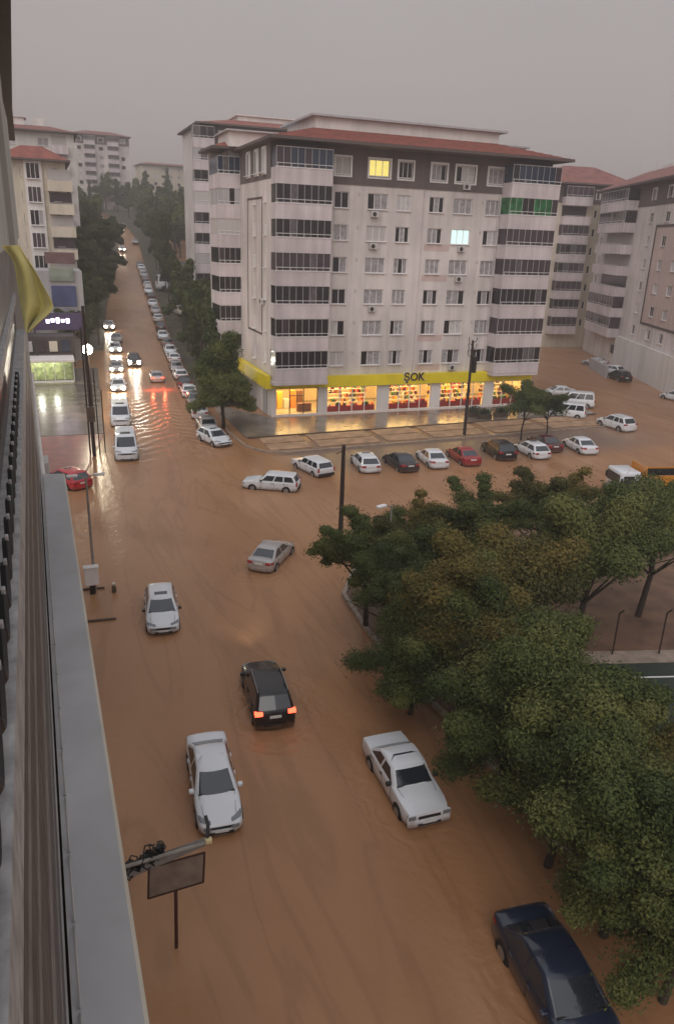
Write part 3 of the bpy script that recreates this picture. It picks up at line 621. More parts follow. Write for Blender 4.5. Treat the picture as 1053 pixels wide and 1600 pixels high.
MB().prism([(-.36, -1), (-.30, -1), (-.48, 15.0), (-.55, 15.0)], 14.0, 16.46).build('wall', DARK, OUR)
PF = mat('rail_paint', (0.42, 0.41, 0.405), 0.6, noise=.35, nscale=9, bump=.2)
MB().prism([(-.33, -1), (-.20, -1), (-.38, 15.0), (-.52, 15.0)], 16.47, 16.78).build('rail', PF, OUR)
MB().prism([(-.42, -1), (-.33, -1), (-.51, 15), (-.6, 15)], 16.785, 17.3).build('window_band', mat('band_dark', (.045, .04, .045), .3), OUR)
MB().prism([(-.42, -1), (-.31, -1), (-.46, 15), (-.6, 15)], 17.305, 17.42).build('rail', PF, OUR)
MB().prism([(-.5, -1), (-.36, -1), (-.50, 15), (-.66, 15)], 17.425, 18.2).build('curtained_glass', mat('near_glass', (.22, .21, .20), .4, noise=.6, nscale=2.5), OUR)
MB().prism([(-.6, 4), (-.40, 4), (-.56, 27.5), (-.8, 27.5)], 18.205, 21.6).build('upper_wall', wallmat('facade_upper', (.50, .51, .47), .2), OUR)
# scalloped wire hoops along the ledge and the rail
WIRE = mat('hoop_wire', (0.42, 0.41, 0.40), .4, metal=.3)
def hoop(x, y, z, ln, hgt, rad, m, par, d):
    pts = [(x+d*ln*t, y+ln*t, z+hgt*math.sin(math.pi*t)) for t in [i/7 for i in range(8)]]
    return MB().tube(pts, rad, 5).mesh('wire_hoop', m)
hm = hoop(0, 0, 0, .62, .12, .011, WIRE, OUR, -.0118); 
for k in range(20):
    y = 1.6+k*.66; o = link('wire_hoop', hm, OUR); o.location = (-.172-.0118*(y-1.2)+.015, y, 14.01)
hm2 = hoop(0, 0, 0, .30, -.13, .022, mat('black_cord', (.02, .02, .022), .5), OUR, -.0118)
hm3 = MB().bev((-.015, -.03, -.03), (.015, .03, .03), .008).mesh('cord_clip', PF)
for k in range(26):
    y = .7+k*.32; o = link('cord_loop', hm2, OUR); o.location = (-.255-.012*(y-.7), y, 17.0); c = link('cord_clip', hm3, OUR); c.location = (-.25-.012*(y-.7), y, 17.01); c.scale = (.6,)*3
# tubular balcony edge and conduit beyond the ledge
MB().tube([(-.30, 15.2, 16.9), (-.50, 26, 17.3)], .045, 8).tube([(-.33, 15.3, 13.7), (-.62, 27.4, 13.9)], .05, 8).build('pipe', WALLWHITE, OUR)
for k, y in enumerate((17, 19.4, 22, 25)): MB().bev((-.45-.02*k, y, 10.5), (-.28-.02*k, y+1.0, 11.4), .03).build('air_conditioner', ACM, OUR)
for zz in (3.4, 6.6, 9.8): MB().prism([(-1, 15.2), (-.2, 15.2), (-.45, 27.4), (-1, 27.4)], zz, zz+.25).build('balcony_slab', WALLWHITE, OUR)
# dark eaves seen against the sky
EV = mat('eaves_dark', (0.045, 0.03, 0.027), .7, noise=.3, nscale=3)
MB().prism([(-4, 8), (-.035, 8), (-.10, 24.2), (-.60, 44), (-.84, 60), (-6, 60)], 24.0, 24.35).build('eaves', EV, OUR)
MB().prism([(-9, 6), (-.42, 6), (-.62, 27.5), (-9, 27.5)], 21.61, 23.99).build('upper_band', EV, OUR)
# yellow cloth
CL = mat('yellow_cloth', (0.60, 0.55, 0.22), .85, noise=.2, nscale=5.0)
_cl = CL.node_tree.nodes['Principled BSDF']; _cl.inputs['Specular IOR Level'].default_value = 0.05; _cl.inputs['Sheen Weight'].default_value = .3
def cloth():
    # hangs from a knot at px(28,385) and blows to px(85,485)
    top = [(-.215, 4.80), (-.16, 4.80)]
    n = 14; v = []; f = []
    Y0 = 4.9
    rows = [(383, 2, 31), (390, 6, 35), (400, 17, 41), (414, 23, 51), (430, 26, 61), (444, 28, 68), (458, 30, 76), (470, 32, 82), (479, 33, 86), (488, 35, 81), (498, 37, 69), (508, 39, 57), (516, 41, 49), (520, 42, 46)]
    for j, (py, xa, xb) in enumerate(rows):
        for i in range(n):
            t = i/(n-1); px = xa+(xb-xa)*t; r = ray(px, py); yy = Y0+.05*math.sin(t*8+j*.35)*(.3+j*.09)
            k = yy/r.y; v.append((r.x*k, yy, HC+r.z*k))
    for j in range(len(rows)-1):
        for i in range(n-1): a = j*n+i; f.append((a, a+1, a+n+1, a+n))
    m = MB(); m.v = v; m.f = f; o = m.build('yellow_cloth', CL, None, 80)
    md = o.modifiers.new('s', 'SOLIDIFY'); md.thickness = .006; s2 = o.modifiers.new('u', 'SUBSURF'); s2.levels = s2.render_levels = 2
    return tag(o, 'yellow cloth hanging and blowing out from the near facade', 'cloth')
cloth()
# ------------------------------------------------------------------ left shops
SHP = thing('shop_building', 'low shop with white canopy and lit glass front at the left of the street', 'shop', (0, 0, 0))
MB().box((-12, 103.5, 0), (-3.2, 118, 7)).box((-3.2, 104.5, 3.36), (3.2, 108, 5.6)).build('wall', wallmat('dark_shopfront', (.07, .06, .06), .4), SHP)
for k in range(4): MB().bev((-2.9+k*1.5, 104.2, 3.7), (-1.9+k*1.5, 104.45, 5.0+.2*(k % 2)), .03).build('poster_board', [WALLGREY, GLASSP, WALLCREAM, GLASSB][k], SHP)
MB().bev((-3.0, 99.8, 3.0), (2.9, 103.4, 3.35), .05).build('canopy', WALLWHITE, SHP)
GOODM = mat('glowing_green_goods', (.05, .09, .03), .5, emit=(.55, .7, .25), es=.03, col2=(.34, .36, .16), nscale=2.6)  # faint glow put into the goods colour for the lit front
MB().box((-3, 103.0, .3), (2.7, 103.3, 2.95)).build('display', GOODM, SHP)
sg = MB()
for k in range(6): sg.box((-3+k*1.14, 100.9, .5), (-2.93+k*1.14, 101.0, 3.0))
sg.box((-3, 100.9, .3), (2.7, 101.0, .55)); sg.build('shop_window', FRAME, SHP)
for k in range(5): MB().box((-2.92+k*1.14, 100.93, .56), (-1.88+k*1.14, 100.96, 2.98)).build('pane', CLEAR, SHP)
SG2 = thing('shop_sign', 'purple illuminated shop sign over the dark shop on the left', 'sign', (1.0, 108, 0))
MB().bev((-2.6, -.3, 6.0), (3.8, 0, 8.2), .05).build('sign_board', mat('sign_purple', (.035, .022, .06), .4, emit=(.25, .15, .5), es=.03), SG2)
lt = MB()
for k in range(5): x = -1.0+k*.62; lt.bev((x, -.36, 6.9+.12*(k % 2)), (x+.42, -.31, 7.4+.1*(k % 3)), .02)
lt.build('lit_strip', mat('sign_glow', (1, 1, 1), .5, emit=(.85, .72, 1.0), es=3), SG2); MB().box((-2.6, .02, 0), (-2.4, .2, 6)).box((3.4, .02, 0), (3.6, .2, 6)).build('leg', DARKFR, SG2)
# ------------------------------------------------------------------ cars
RUB = mat('tyre_rubber', (.012, .012, .012), .8); RIM = mat('rim_alloy', (.35, .34, .34), .35, metal=.6); BLK = mat('black_plastic', (.015, .015, .016), .45)
CGL = mat('car_glass', (.022, .029, .038), .05, spec=1.0); HLM = mat('headlight_lens', (.20, .215, .235), .10); TLM = mat('taillight_lens', (.32, .015, .015), .2)
HLON = mat('headlight_lit', (1, .95, .8), .3, emit=(1.0, .88, .66), es=32); TLON = mat('taillight_lit', (.8, .05, .03), .3, emit=(1.0, .07, .03), es=2.6); PLT = mat('licence_plate', (.7, .7, .68), .5)
PAINT = {}
def paint(name):
    cols = dict(white=(.70, .73, .77), silver=(.42, .40, .40), grey=(.16, .155, .16), black=(.012, .011, .013), red=(.30, .02, .025), brightred=(.50, .02, .035), dark=(.035, .036, .042), darkblue=(.012, .020, .042), darkred=(.075, .018, .02), cream=(.62, .56, .46), orange=(.62, .24, .02), bluegrey=(.22, .25, .28))
    m = mat('paint_'+name, cols[name], .3 if name != 'black' else .22, metal=0.25 if name in ('silver', 'grey', 'dark') else 0.0, coat=.6 if name != 'black' else .1)
    if 'mud' not in m:
        m['mud'] = 1; n = m.node_tree; b = n.nodes['Principled BSDF']; t = n.nodes.new('ShaderNodeTexCoord'); sp = n.nodes.new('ShaderNodeSeparateXYZ'); nn = n.nodes.new('ShaderNodeTexNoise'); nn.inputs['Scale'].default_value = 3; nn.inputs['Detail'].default_value = 5
        n.links.new(t.outputs['Object'], sp.inputs[0]); n.links.new(t.outputs['Object'], nn.inputs['Vector'])
        a = n.nodes.new('ShaderNodeMath'); a.operation = 'MULTIPLY_ADD'; a.inputs[1].default_value = -.5; n.links.new(nn.outputs['Fac'], a.inputs[0]); n.links.new(sp.outputs['Z'], a.inputs[2])
        r = n.nodes.new('ShaderNodeMapRange'); r.inputs[1].default_value = .02; r.inputs[2].default_value = .28; r.inputs[3].default_value = .75; r.inputs[4].default_value = 0; n.links.new(a.outputs[0], r.inputs[0])
        x = n.nodes.new('ShaderNodeMix'); x.data_type = 'RGBA'; x.inputs[6].default_value = (*cols[name], 1); x.inputs[7].default_value = (.17, .09, .05, 1); n.links.new(r.outputs[0], x.inputs[0]); n.links.new(x.outputs[2], b.inputs['Base Color'])
    return m
TY = {  # L, W, wheelbase, roof z, belt z, hood z front/cowl, trunk z, greenhouse x: front base/top, rear top/base (from front), splits, boxy
 'sedan': dict(L=4.5, W=1.78, roof=1.44, belt=.93, hf=.68, hc=.95, tk=1.02, g=(1.18, 1.95, 3.22, 3.98), sp=[.52], r=.315),
 'boxy_sedan': dict(L=4.25, W=1.66, roof=1.38, belt=.90, hf=.78, hc=.90, tk=.93, g=(1.28, 1.75, 2.92, 3.55), sp=[.52], r=.29, box=1),
 'wagon': dict(L=4.35, W=1.66, roof=1.44, belt=.92, hf=.78, hc=.90, tk=.94, g=(1.32, 1.78, 4.02, 4.26), sp=[.36, .68], r=.29, box=1),
 'hatch': dict(L=4.25, W=1.80, roof=1.46, belt=.95, hf=.70, hc=.97, tk=1.0, g=(1.10, 1.85, 3.65, 4.12), sp=[.5], r=.32),
 'suv': dict(L=4.5, W=1.86, roof=1.66, belt=1.06, hf=.88, hc=1.08, tk=1.08, g=(1.22, 1.85, 3.95, 4.36), sp=[.42, .74], r=.36),
 'van': dict(L=5.3, W=1.96, roof=2.1, belt=1.2, hf=.98, hc=1.22, tk=1.2, g=(.78, 1.55, 5.08, 5.20), sp=[.34, .66], r=.34),
 'kombi': dict(L=4.4, W=1.78, roof=1.82, belt=1.08, hf=.85, hc=1.1, tk=1.08, g=(.95, 1.65, 4.2, 4.33), sp=[.36, .68], r=.32),
}
def weld(m):
    u = {}; idx = []; nv = []
    for p in m.v:
        k = tuple(round(c, 4) for c in p)
        if k not in u: u[k] = len(nv); nv.append(p)
        idx.append(u[k])
    m.v = nv; m.f = [tuple(idx[i] for i in f) for f in m.f]; return m
from mathutils.bvhtree import BVHTree
def patch(bvh, P, d, nu, nv, off=.012):
    '''a thin plate laid on the body surface: P(s,t) start point, d = direction looked along'''
    m = MB(); idx = {}
    for i in range(nu+1):
        for j in range(nv+1):
            h, nrm, _, _ = bvh.ray_cast(Vector(P(i/nu, j/nv)), Vector(d))
            if h is not None: idx[i, j] = len(m.v); m.v.append(tuple(h-Vector(d)*off))
    for i in range(nu):
        for j in range(nv):
            q = [(i, j), (i+1, j), (i+1, j+1), (i, j+1)]
            if all(k in idx for k in q): m.f.append(tuple(idx[k] for k in q))
    return m
def car_meshes(ty, colr):
    key = ('car', ty, colr)
    if key in MESHC: return MESHC[key]
    P = TY[ty]; Ln, W, bx = P['L'], P['W']/2, P.get('box', 0); X = lambda d: Ln/2-d
    pm = paint(colr); out = []
    g0, g1, g2, g3 = P['g']; bz = P['belt']; zb = .22
    st = [(0.0, .60, .40 if not bx else .42, P['hf']-.16), (.04, .76, .30, P['hf']-.07), (.12, .87, .26, P['hf']-.02), (.25, .935, .24, P['hf']+.01), (.55, .985, zb, P['hf']+.06), (g0*.8, 1.0, zb, P['hc']-.03), (g0+.08, 1.0, zb, P['hc']),
          (g0+.5, 1.0, zb, bz), ((g0+g3)/2, 1.0, zb, bz), (g3-.4, 1.0, zb, bz+.02), (g3, .995, zb, P['tk']), ((g3+Ln)/2, .985, zb+.02, P['tk']-.005), (Ln-.14, .955, .26, P['tk']-.03), (Ln-.03, .90, .32, P['tk']-.12), (Ln, .82, .42, P['tk']-.22)]
    if Ln-g3 < .35: st = [q for q in st if q[0] < g3-.1]+[(Ln-.16, .985, zb+.02, bz), (Ln-.05, .95, .28, bz-.02), (Ln, .88, .40, bz-.12)]
    if bx: st[0] = (0.0, .93, .34, P['hf']-.10); st[1] = (.03, .97, .30, P['hf']-.03); st[-2] = (Ln-.02, .97, .30, P['tk']-.04); st[-1] = (Ln, .94, .36, P['tk']-.10)
    b = MB(); prof = [(0, 0, 0), (.86, 0, 0), (.975, .12, 0), (1.0, .42, 0), (.995, .72, 0), (.965, .90, 0), (.90, .975, 0), (.55, 1.0, .02), (0, 1.0, .035)]
    if bx: prof = [(0, 0, 0), (.9, 0, 0), (.985, .08, 0), (1.0, .42, 0), (.995, .80, 0), (.975, .95, 0), (.94, .99, 0), (.55, 1.0, .008), (0, 1.0, .012)]
    ring = prof+[(-q[0], q[1], q[2]) for q in prof[-2:0:-1]]; n = len(ring)
    for d, wf, z0, z1 in st:
        for q in ring: b.v.append((X(d), q[0]*W*wf, z0+(z1-z0)*q[1]+q[2]))
    for i in range(len(st)-1):
        for j in range(n): b.f.append((i*n+j, i*n+(j+1) % n, (i+1)*n+(j+1) % n, (i+1)*n+j))
    b.f.append(tuple(range(n))); b.f.append(tuple((len(st)-1)*n+j for j in range(n)))
    # greenhouse rings
    wb, wt = W*.945, W*(.74 if not bx else .80)
    if ty in ('van', 'kombi'): wt = W*.86
    if ty == 'suv': wt = W*.78
    sp = P['sp']
    def half(fx, rx, wd, bow):
        fx_, rx_ = X(fx), X(rx); pts = [(fx_+bow, 0), (fx_+bow*.8, .45*wd), (fx_+bow*.15, .84*wd), (fx_-.05, .955*wd), (fx_-.19, wd)]
        a, c = fx_-.19, rx_+.16; pw = .05
        for s in sp: x = a+(c-a)*s; pts += [(x+pw, wd*1.0), (x-pw, wd*1.0)]
        pts += [(c, wd*.995), (rx_+.03, .955*wd), (rx_-bow*.1, .84*wd), (rx_-bow*.35, .45*wd), (rx_-bow*.45, 0)]
        return pts
    def full(h): return h+[(x, -y) for x, y in h[-2:0:-1]]
    rz = P['roof']; bow = .14 if not bx else .06
    base = half(g0-.03, g3+.05, wb+.01, bow); gb = half(g0, g3, wb, bow); gt = half(g1, g2, wt, bow*.6)
    tp = half(g1+.10, g2-.10, wt*.93, bow*.5); tp2 = half(g1+.45, g2-.45, wt*.55, .02)
    def lerp(A, B, t): return [((1-t)*p[0]+t*q[0], (1-t)*p[1]+t*q[1]) for p, q in zip(A, B)]
    zr = rz-.07
    rings = [(base, bz-.08), (lerp(gb, gt, .06), bz+.06*(zr-bz)+.01), (lerp(gb, gt, .93), bz+.93*(zr-bz)), (gt, zr), (tp, rz-.015), (tp2, rz+.012)]
    k0 = len(b.v); F = [full(r) for r, _ in rings]; m = len(F[0])
    for r, (_, z) in zip(F, rings): b.v += [(x, y, z) for x, y in r]
    hn = len(gb); last = hn-1
    glass = {}   # segment index -> window key
    def seg(i, key):
        glass[i] = key+'L'; glass[m-1-i] = key+'R'
    seg(0, 'W'); seg(1, 'W')
    s0 = 4
    for q in range(len(sp)+1): seg(s0, 'S%d' % q); s0 += 2
    seg(last-2, 'R'); seg(last-1, 'R')
    panes = {}
    for i in range(len(rings)-1):
        for j in range(m):
            face = (k0+i*m+j, k0+i*m+(j+1) % m, k0+(i+1)*m+(j+1) % m, k0+(i+1)*m+j)
            if i == 1 and j in glass:
                k = glass[j]; k = k[:-1] if k[0] in 'WR' else k
                if ty in ('van',) and k[0] == 'S' and False: pass
                panes.setdefault(k, MB()).add([b.v[t] for t in face], [(0, 1, 2, 3)])
            else: b.f.append(face)
    b.f.append(tuple(k0+(len(rings)-1)*m+j for j in range(m)))
    out.append(('body', b.mesh('body', pm, 38), None))
    for k, pmb in panes.items(): out.append(({'W': 'windshield', 'R': 'rear_window', 'S': 'side_window'}[k[0]], weld(pmb).mesh('glass', CGL, 60), None))
    # lights, grille, bumpers
    hz = P['hf']-.12
    tzv = (P['tk'] if Ln-g3 > .35 else bz)-.16
    bvh = BVHTree.FromPolygons([Vector(p) for p in b.v], [list(f) for f in b.f])
    for sgn in (1, -1):
        a = MB(); 
        if bx: a.bev((X(.12), sgn*W*.60, hz-.09), (X(-.012), sgn*W*.93, hz+.06), .015)
        else:
            a = patch(bvh, lambda u, v: (X(.07+.20*u**1.6+v*(.13+.16*u)), sgn*W*(.44+.49*u), 2.6), (0, 0, -1), 7, 4)
            c2 = patch(bvh, lambda u, v: (X(-.6), sgn*W*(.42+.34*u), hz-.10+.13*v), (-1, 0, 0), 5, 2); a.add(c2.v, c2.f)
        out.append(('headlight', a.mesh('headlight', HLM), 'H'))
        a = MB(); th = .10 if not bx else .09
        if ty == 'suv': a.bev((X(Ln-.22), sgn*W*.60, tzv+.02), (X(Ln+.012), sgn*W*.985, tzv+.17), .02)
        elif ty in ('van', 'kombi', 'wagon'): a.bev((X(Ln-.10), sgn*W*.82, tzv-.12), (X(Ln+.012), sgn*W*.985, tzv+.24), .02)
        elif bx: a.bev((X(Ln-.30), sgn*W*.52, tzv-th), (X(Ln+.0), sgn*W*.915, tzv+th*.6), .03)
        else:
            a = patch(bvh, lambda u, v: (X(Ln+.6), sgn*W*(.50+.40*u), tzv-.10+.17*v), (1, 0, 0), 6, 3)
            c2 = patch(bvh, lambda u, v: (X(Ln-.02-.34*u), sgn*(W+.6), tzv-.08+.13*v), (0, -sgn, 0), 5, 2); a.add(c2.v, c2.f)
        out.append(('taillight', a.mesh('taillight', TLM), 'T'))
        a = MB().bev((X(g0+.28), sgn*(W-.02), bz+.0), (X(g0+.12), sgn*(W+.17), bz+.13), .03)
        out.append(('mirror', a.mesh('mirror', pm if ty not in ('hatch', 'suv', 'boxy_sedan', 'wagon') else BLK, 50), None))
        for q in range(2):
            a = MB().bev((X(g0+1.15+q*.95), sgn*(W*.985), bz-.17), (X(g0+.97+q*.95), sgn*(W+.025), bz-.13), .008)
            out.append(('door_handle', a.mesh('door_handle', BLK if bx else pm), 'D'))
    a = MB().bev((X(.2), -W*.50, P['hf']-.24), (X(-.004), W*.50, P['hf']-.10), .015)
    out.append(('grille', a.mesh('grille', BLK), None))
    bm_ = BLK if bx and ty == 'wagon' else pm
    def curved(x0, sg, z0, z1, cv, wd_=.95):
        q = MB(); nn = 10
        for i in range(nn+1):
            t = -1+2*i/nn; xx = x0-sg*cv*abs(t)**3.2; yy_ = t*W*wd_
            q.v += [(xx-sg*.12, yy_*.97, z0+.01), (xx, yy_, z0), (xx+sg*.012, yy_, (z0+z1)/2), (xx, yy_, z1-.02), (xx-sg*.12, yy_*.97, z1)]
        for i in range(nn):
            for j in range(4): q.f.append((i*5+j, (i+1)*5+j, (i+1)*5+j+1, i*5+j+1))
        return q
    cvf = .30 if not bx else .05
    a = curved(X(-.04), 1, .28, .50, cvf); out.append(('bumper', a.mesh('bumper', bm_, 50), None))
    a = MB().bev((X(.1), -W*.52, .31), (X(-.056), W*.52, .41), .01); out.append(('air_intake', a.mesh('air_intake', BLK), 'D'))
    a = curved(X(Ln+.04), -1, .30, .55, cvf*.7); out.append(('bumper', a.mesh('bumper', bm_, 50), None))
    a = MB().box((X(-.057), -.26, .40), (X(-.070), .26, .50)); out.append(('licence_plate', a.mesh('licence_plate', PLT), None))
    zp = tzv-.06 if not ty in ('van',) else .7
    a = MB().box((X(Ln+.0), -.26, zp-.06), (X(Ln+.03), .26, zp+.06)); out.append(('licence_plate', a.mesh('licence_plate', PLT), None))
    # seams
    a = MB()
    xs_ = [g0+.15, g0+.15+(g3-g0)*.36, g0+.15+(g3-g0)*.72]
    for d in xs_:
        for sgn in (1, -1): a.box((X(d), sgn*(W*.9), .32), (X(d+.014), sgn*(W*1.001+.003), bz-.06))
    a.box((X(g0-.02), -W*.80, P['hc']-.02), (X(g0+.02), W*.80, P['hc']+.035)) if not ty == 'van' else None
    if not ty == 'van':
        for sgn in (1, -1): a.add([(X(.3), sgn*W*.66, P['hf']+.012), (X(.3), sgn*W*.675, P['hf']+.012), (X(g0-.05), sgn*W*.80, P['hc']+.012), (X(g0-.05), sgn*W*.785, P['hc']+.014)], [(0, 1, 2, 3)])
    out.append(('panel_seams', a.mesh('panel_seams', BLK), 'D'))
    # wheels
    wr = P['r']
    for d in (.82, Ln-.86):
        for sgn in (1, -1):
            arch = MB().cyl((X(d), sgn*(W-.06), wr), (0, 1, 0), wr+.055, .135, 22)
            out.append(('wheel_arch', arch.mesh('wheel_arch', BLK), 'D'))
            wm = MB().cyl((X(d), sgn*(W-.10), wr), (0, 1, 0), wr, .24, 22); out.append(('wheel', wm.mesh('wheel', RUB), 'K'))
            rm = MB().cyl((X(d), sgn*(W+.022), wr), (0, 1, 0), wr*.62, .02, 14); out.append(('rim', rm.mesh('rim', RIM), 'k'))
    if ty == 'suv':
        for sgn in (1, -1):
            a = MB().tube([(X(g1+.25), sgn*wt*.93, rz+.005), (X(g1+.35), sgn*wt*.93, rz+.05), (X(g2-.25), sgn*wt*.93, rz+.05), (X(g2-.1), sgn*wt*.93, rz)], .018, 6); out.append(('roof_rail', a.mesh('roof_rail', RIM), None))
    if ty == 'van':
        a = MB().bev((X(2.0), -.42, rz+.0), (X(2.6), .42, rz+.05), .02); out.append(('roof_hatch', a.mesh('roof_hatch', BLK), None))
    if ty == 'hatch':
        a = MB().bev((X(g1+.25), -.36, rz-.03), (X(g1+.62), .36, rz+.016), .02); out.append(('sunroof', a.mesh('sunroof', CGL), None))
    MESHC[key] = out; return out
LIT = {}; THING = []
def lit_mesh(me, m):
    k = (me.name, m.name)
    if k not in LIT: c = me.copy(); c.materials.clear(); c.materials.append(m); LIT[k] = c
    return LIT[k]
def car(ty, colr, x, y, ang, label, group=None, dz=-.16, lights='', lod=0, cat=None, pitch=0.0, scale=1.0, name=None):
    nm = name or {'van': 'white_van', 'kombi': 'small_van'}.get(ty, 'car')
    t = thing(name or {'van': 'minibus', 'kombi': 'small_van'}.get(ty, 'parked_car' if group and 'parked' in group else 'car'), label, cat or {'van': 'van', 'kombi': 'van'}.get(ty, 'car'), (x, y, tz(x, y)+dz), ang, group)
    t.rotation_euler = (0, pitch, ang); THING.append(t); t.scale = scale if isinstance(scale, tuple) else (scale,)*3
    last = None
    for nme, me, fl in car_meshes(ty, colr):
        if lod and fl in ('D', 'k') : continue
        if lod > 1 and nme in ('mirror', 'licence_plate', 'grille', 'bumper', 'wheel'): continue
        if fl == 'H' and 'h' in lights: me = lit_mesh(me, HLON)
        if fl == 'T' and 't' in lights: me = lit_mesh(me, TLON)
        if fl == 'k': link(nme, me, last)
        else:
            o = link(nme, me, t)
            if fl == 'K': last = o
    return t
def place(ty, colr, fpx, rpx, label, group=None, fz=.5, rz=.8, **k):
    f, r = G(*fpx, fz), G(*rpx, rz); c = (f+r)/2; d = f-r
    return car(ty, colr, c.x, c.y, math.atan2(d.y, d.x), label, group, **k)
FG = 'cars driving or stranded in the flooded junction'
place('sedan', 'white', (346, 1284), (321, 1140), 'white sedan facing the camera, lowest of the left line behind the signboard', FG, .5, .9, scale=(1.04, .86, .95))
place('suv', 'black', (404, 1027), (430, 1118), 'black car with glowing red tail lights driving away up the flood', FG, .9, .6, lights='t', scale=(.95, .90, .95))
place('hatch', 'white', (256, 982), (249, 908), 'white car with black sunroof facing the camera, beside the lamp post', FG, .5, .9, scale=(.98, .90, .95))
place('sedan', 'silver', (444, 842), (405, 880), 'silver sedan turned away at the middle of the junction', FG, .6, .6, scale=.93)
place('boxy_sedan', 'white', (668, 1268), (600, 1146), 'boxy old white sedan beside the park kerb', FG, .5, .85)
_r = G(812, 1410, .9); _d = Vector((.115, -1.0, 0)).normalized(); _c = _r+_d*2.15
_f = G(945, 1650, .7); _dd = (_f-_r).normalized(); _c = _r+_dd*2.2
car('sedan', 'darkblue', _c.x, _c.y, math.atan2(_dd.y, _dd.x), 'dark blue sedan cut by the bottom edge under the trees', FG)
place('wagon', 'white', (388, 748), (462, 752), 'white estate car driving left across the junction', FG, .6, .7)
def ripples(centres):
    """rings and bow waves round the near vehicles"""
    n = WATER.node_tree; N = n.nodes.new; K = n.links.new; bump = n.nodes['water_bump']; prev = n.nodes['height_sum'].outputs[0]; g = N('ShaderNodeNewGeometry')
    nt_ = N('ShaderNodeTexNoise'); nt_.inputs['Scale'].default_value = .9; nt_.inputs['Detail'].default_value = 3; K(g.outputs['Position'], nt_.inputs['Vector'])
    for x, y, ang, amp in centres:
        mp = N('ShaderNodeMapping'); mp.vector_type = 'TEXTURE'; mp.inputs['Location'].default_value = (x, y, 0); mp.inputs['Rotation'].default_value = (0, 0, ang); mp.inputs['Scale'].default_value = (2.0, 1.0, 1e6); K(g.outputs['Position'], mp.inputs[0])
        ln = N('ShaderNodeVectorMath'); ln.operation = 'LENGTH'; K(mp.outputs[0], ln.inputs[0])
        ph = N('ShaderNodeMath'); ph.operation = 'MULTIPLY_ADD'; ph.inputs[1].default_value = 2.2; K(nt_.outputs['Fac'], ph.inputs[0]); K(ln.outputs['Value'], ph.inputs[2])
        ml = N('ShaderNodeMath'); ml.operation = 'MULTIPLY'; ml.inputs[1].default_value = 11; K(ph.outputs[0], ml.inputs[0]); si = N('ShaderNodeMath'); si.operation = 'SINE'; K(ml.outputs[0], si.inputs[0])
        fo = N('ShaderNodeMapRange'); fo.interpolation_type = 'SMOOTHSTEP'; fo.inputs[1].default_value = 3.0; fo.inputs[2].default_value = .9; fo.inputs[3].default_value = 0; fo.inputs[4].default_value = amp; K(ln.outputs['Value'], fo.inputs[0])
        pr_ = N('ShaderNodeMath'); pr_.operation = 'MULTIPLY_ADD'; K(si.outputs[0], pr_.inputs[0]); K(fo.outputs[0], pr_.inputs[1]); K(prev, pr_.inputs[2]); prev = pr_.outputs[0]
    K(prev, bump.inputs['Height'])
ripples([(t_.location.x, t_.location.y, t_.rotation_euler.z, a_) for t_, a_ in zip(THING[:7], (.22, .42, .2, .4, .22, .25, .3))])
PG = 'cars parked in front of the supermarket'
row = [('wagon', 'white', (466, 716), (512, 736), 'boxy white estate car parked leftmost of the row below the supermarket'),
       ('hatch', 'white', (557, 706), (585, 735), 'white car parked second from the left below the supermarket, next to the dark pole'),
       ('sedan', 'dark', (607, 708), (644, 730), 'dark grey car parked between two white cars below the supermarket'),
       ('sedan', 'white', (658, 701), (692, 727), 'white sedan parked between the dark grey car and the red car'),
       ('sedan', 'red', (706, 699), (742, 721), 'dark red sedan parked beside the black car below the supermarket'),
       ('suv', 'black', (758, 690), (800, 715), 'black off-roader parked to the right of the red sedan'),
       ('hatch', 'white', (808, 690), (854, 712), 'white hatchback parked to the right of the black off-roader'),
       ('sedan', 'white', (884, 683), (928, 705), 'white sedan parked rightmost of the row below the supermarket')]
for ty, cl, f, r, lb in row: place(ty, cl, f, r, lb, PG, .5, .6)
place('sedan', 'darkred', (836, 682), (866, 694), 'dark red car half hidden behind the white hatchback', PG, .6, .8)
place('suv', 'white', (936, 652), (990, 664), 'white off-roader crossing the open water right of the small tree', FG, .6, .9)
RG = 'cars parked at the corner right of the supermarket'
place('kombi', 'white', (862, 640), (908, 641), 'white family van with dark side windows parked by the small tree', RG, .6, .9)
place('kombi', 'white', (868, 622), (926, 624), 'white panel van parked behind the family van', RG, .8, 1.0, scale=1.1)
place('sedan', 'white', (853, 610), (893, 609), 'white car parked furthest back at the supermarket corner', RG, .6, .8)
DG = 'cars parked along the right-hand building'
place('sedan', 'silver', (914, 563), (946, 564), 'silver car parked leftmost along the right-hand building', DG, .6, .8)
place('hatch', 'white', (940, 574), (968, 577), 'white car parked second along the right-hand building', DG, .6, .8)
place('suv', 'black', (952, 582), (984, 590), 'black off-roader parked nearest the grey yard wall', DG, .6, .9)
place('hatch', 'white', (1038, 614), (1075, 620), 'white car cut by the right edge below the annex', DG, .6, .8)
rc = place('hatch', 'brightred', (86, 733), (126, 748), 'bright red car beside the ledge on the left pavement', None, .8, .8)
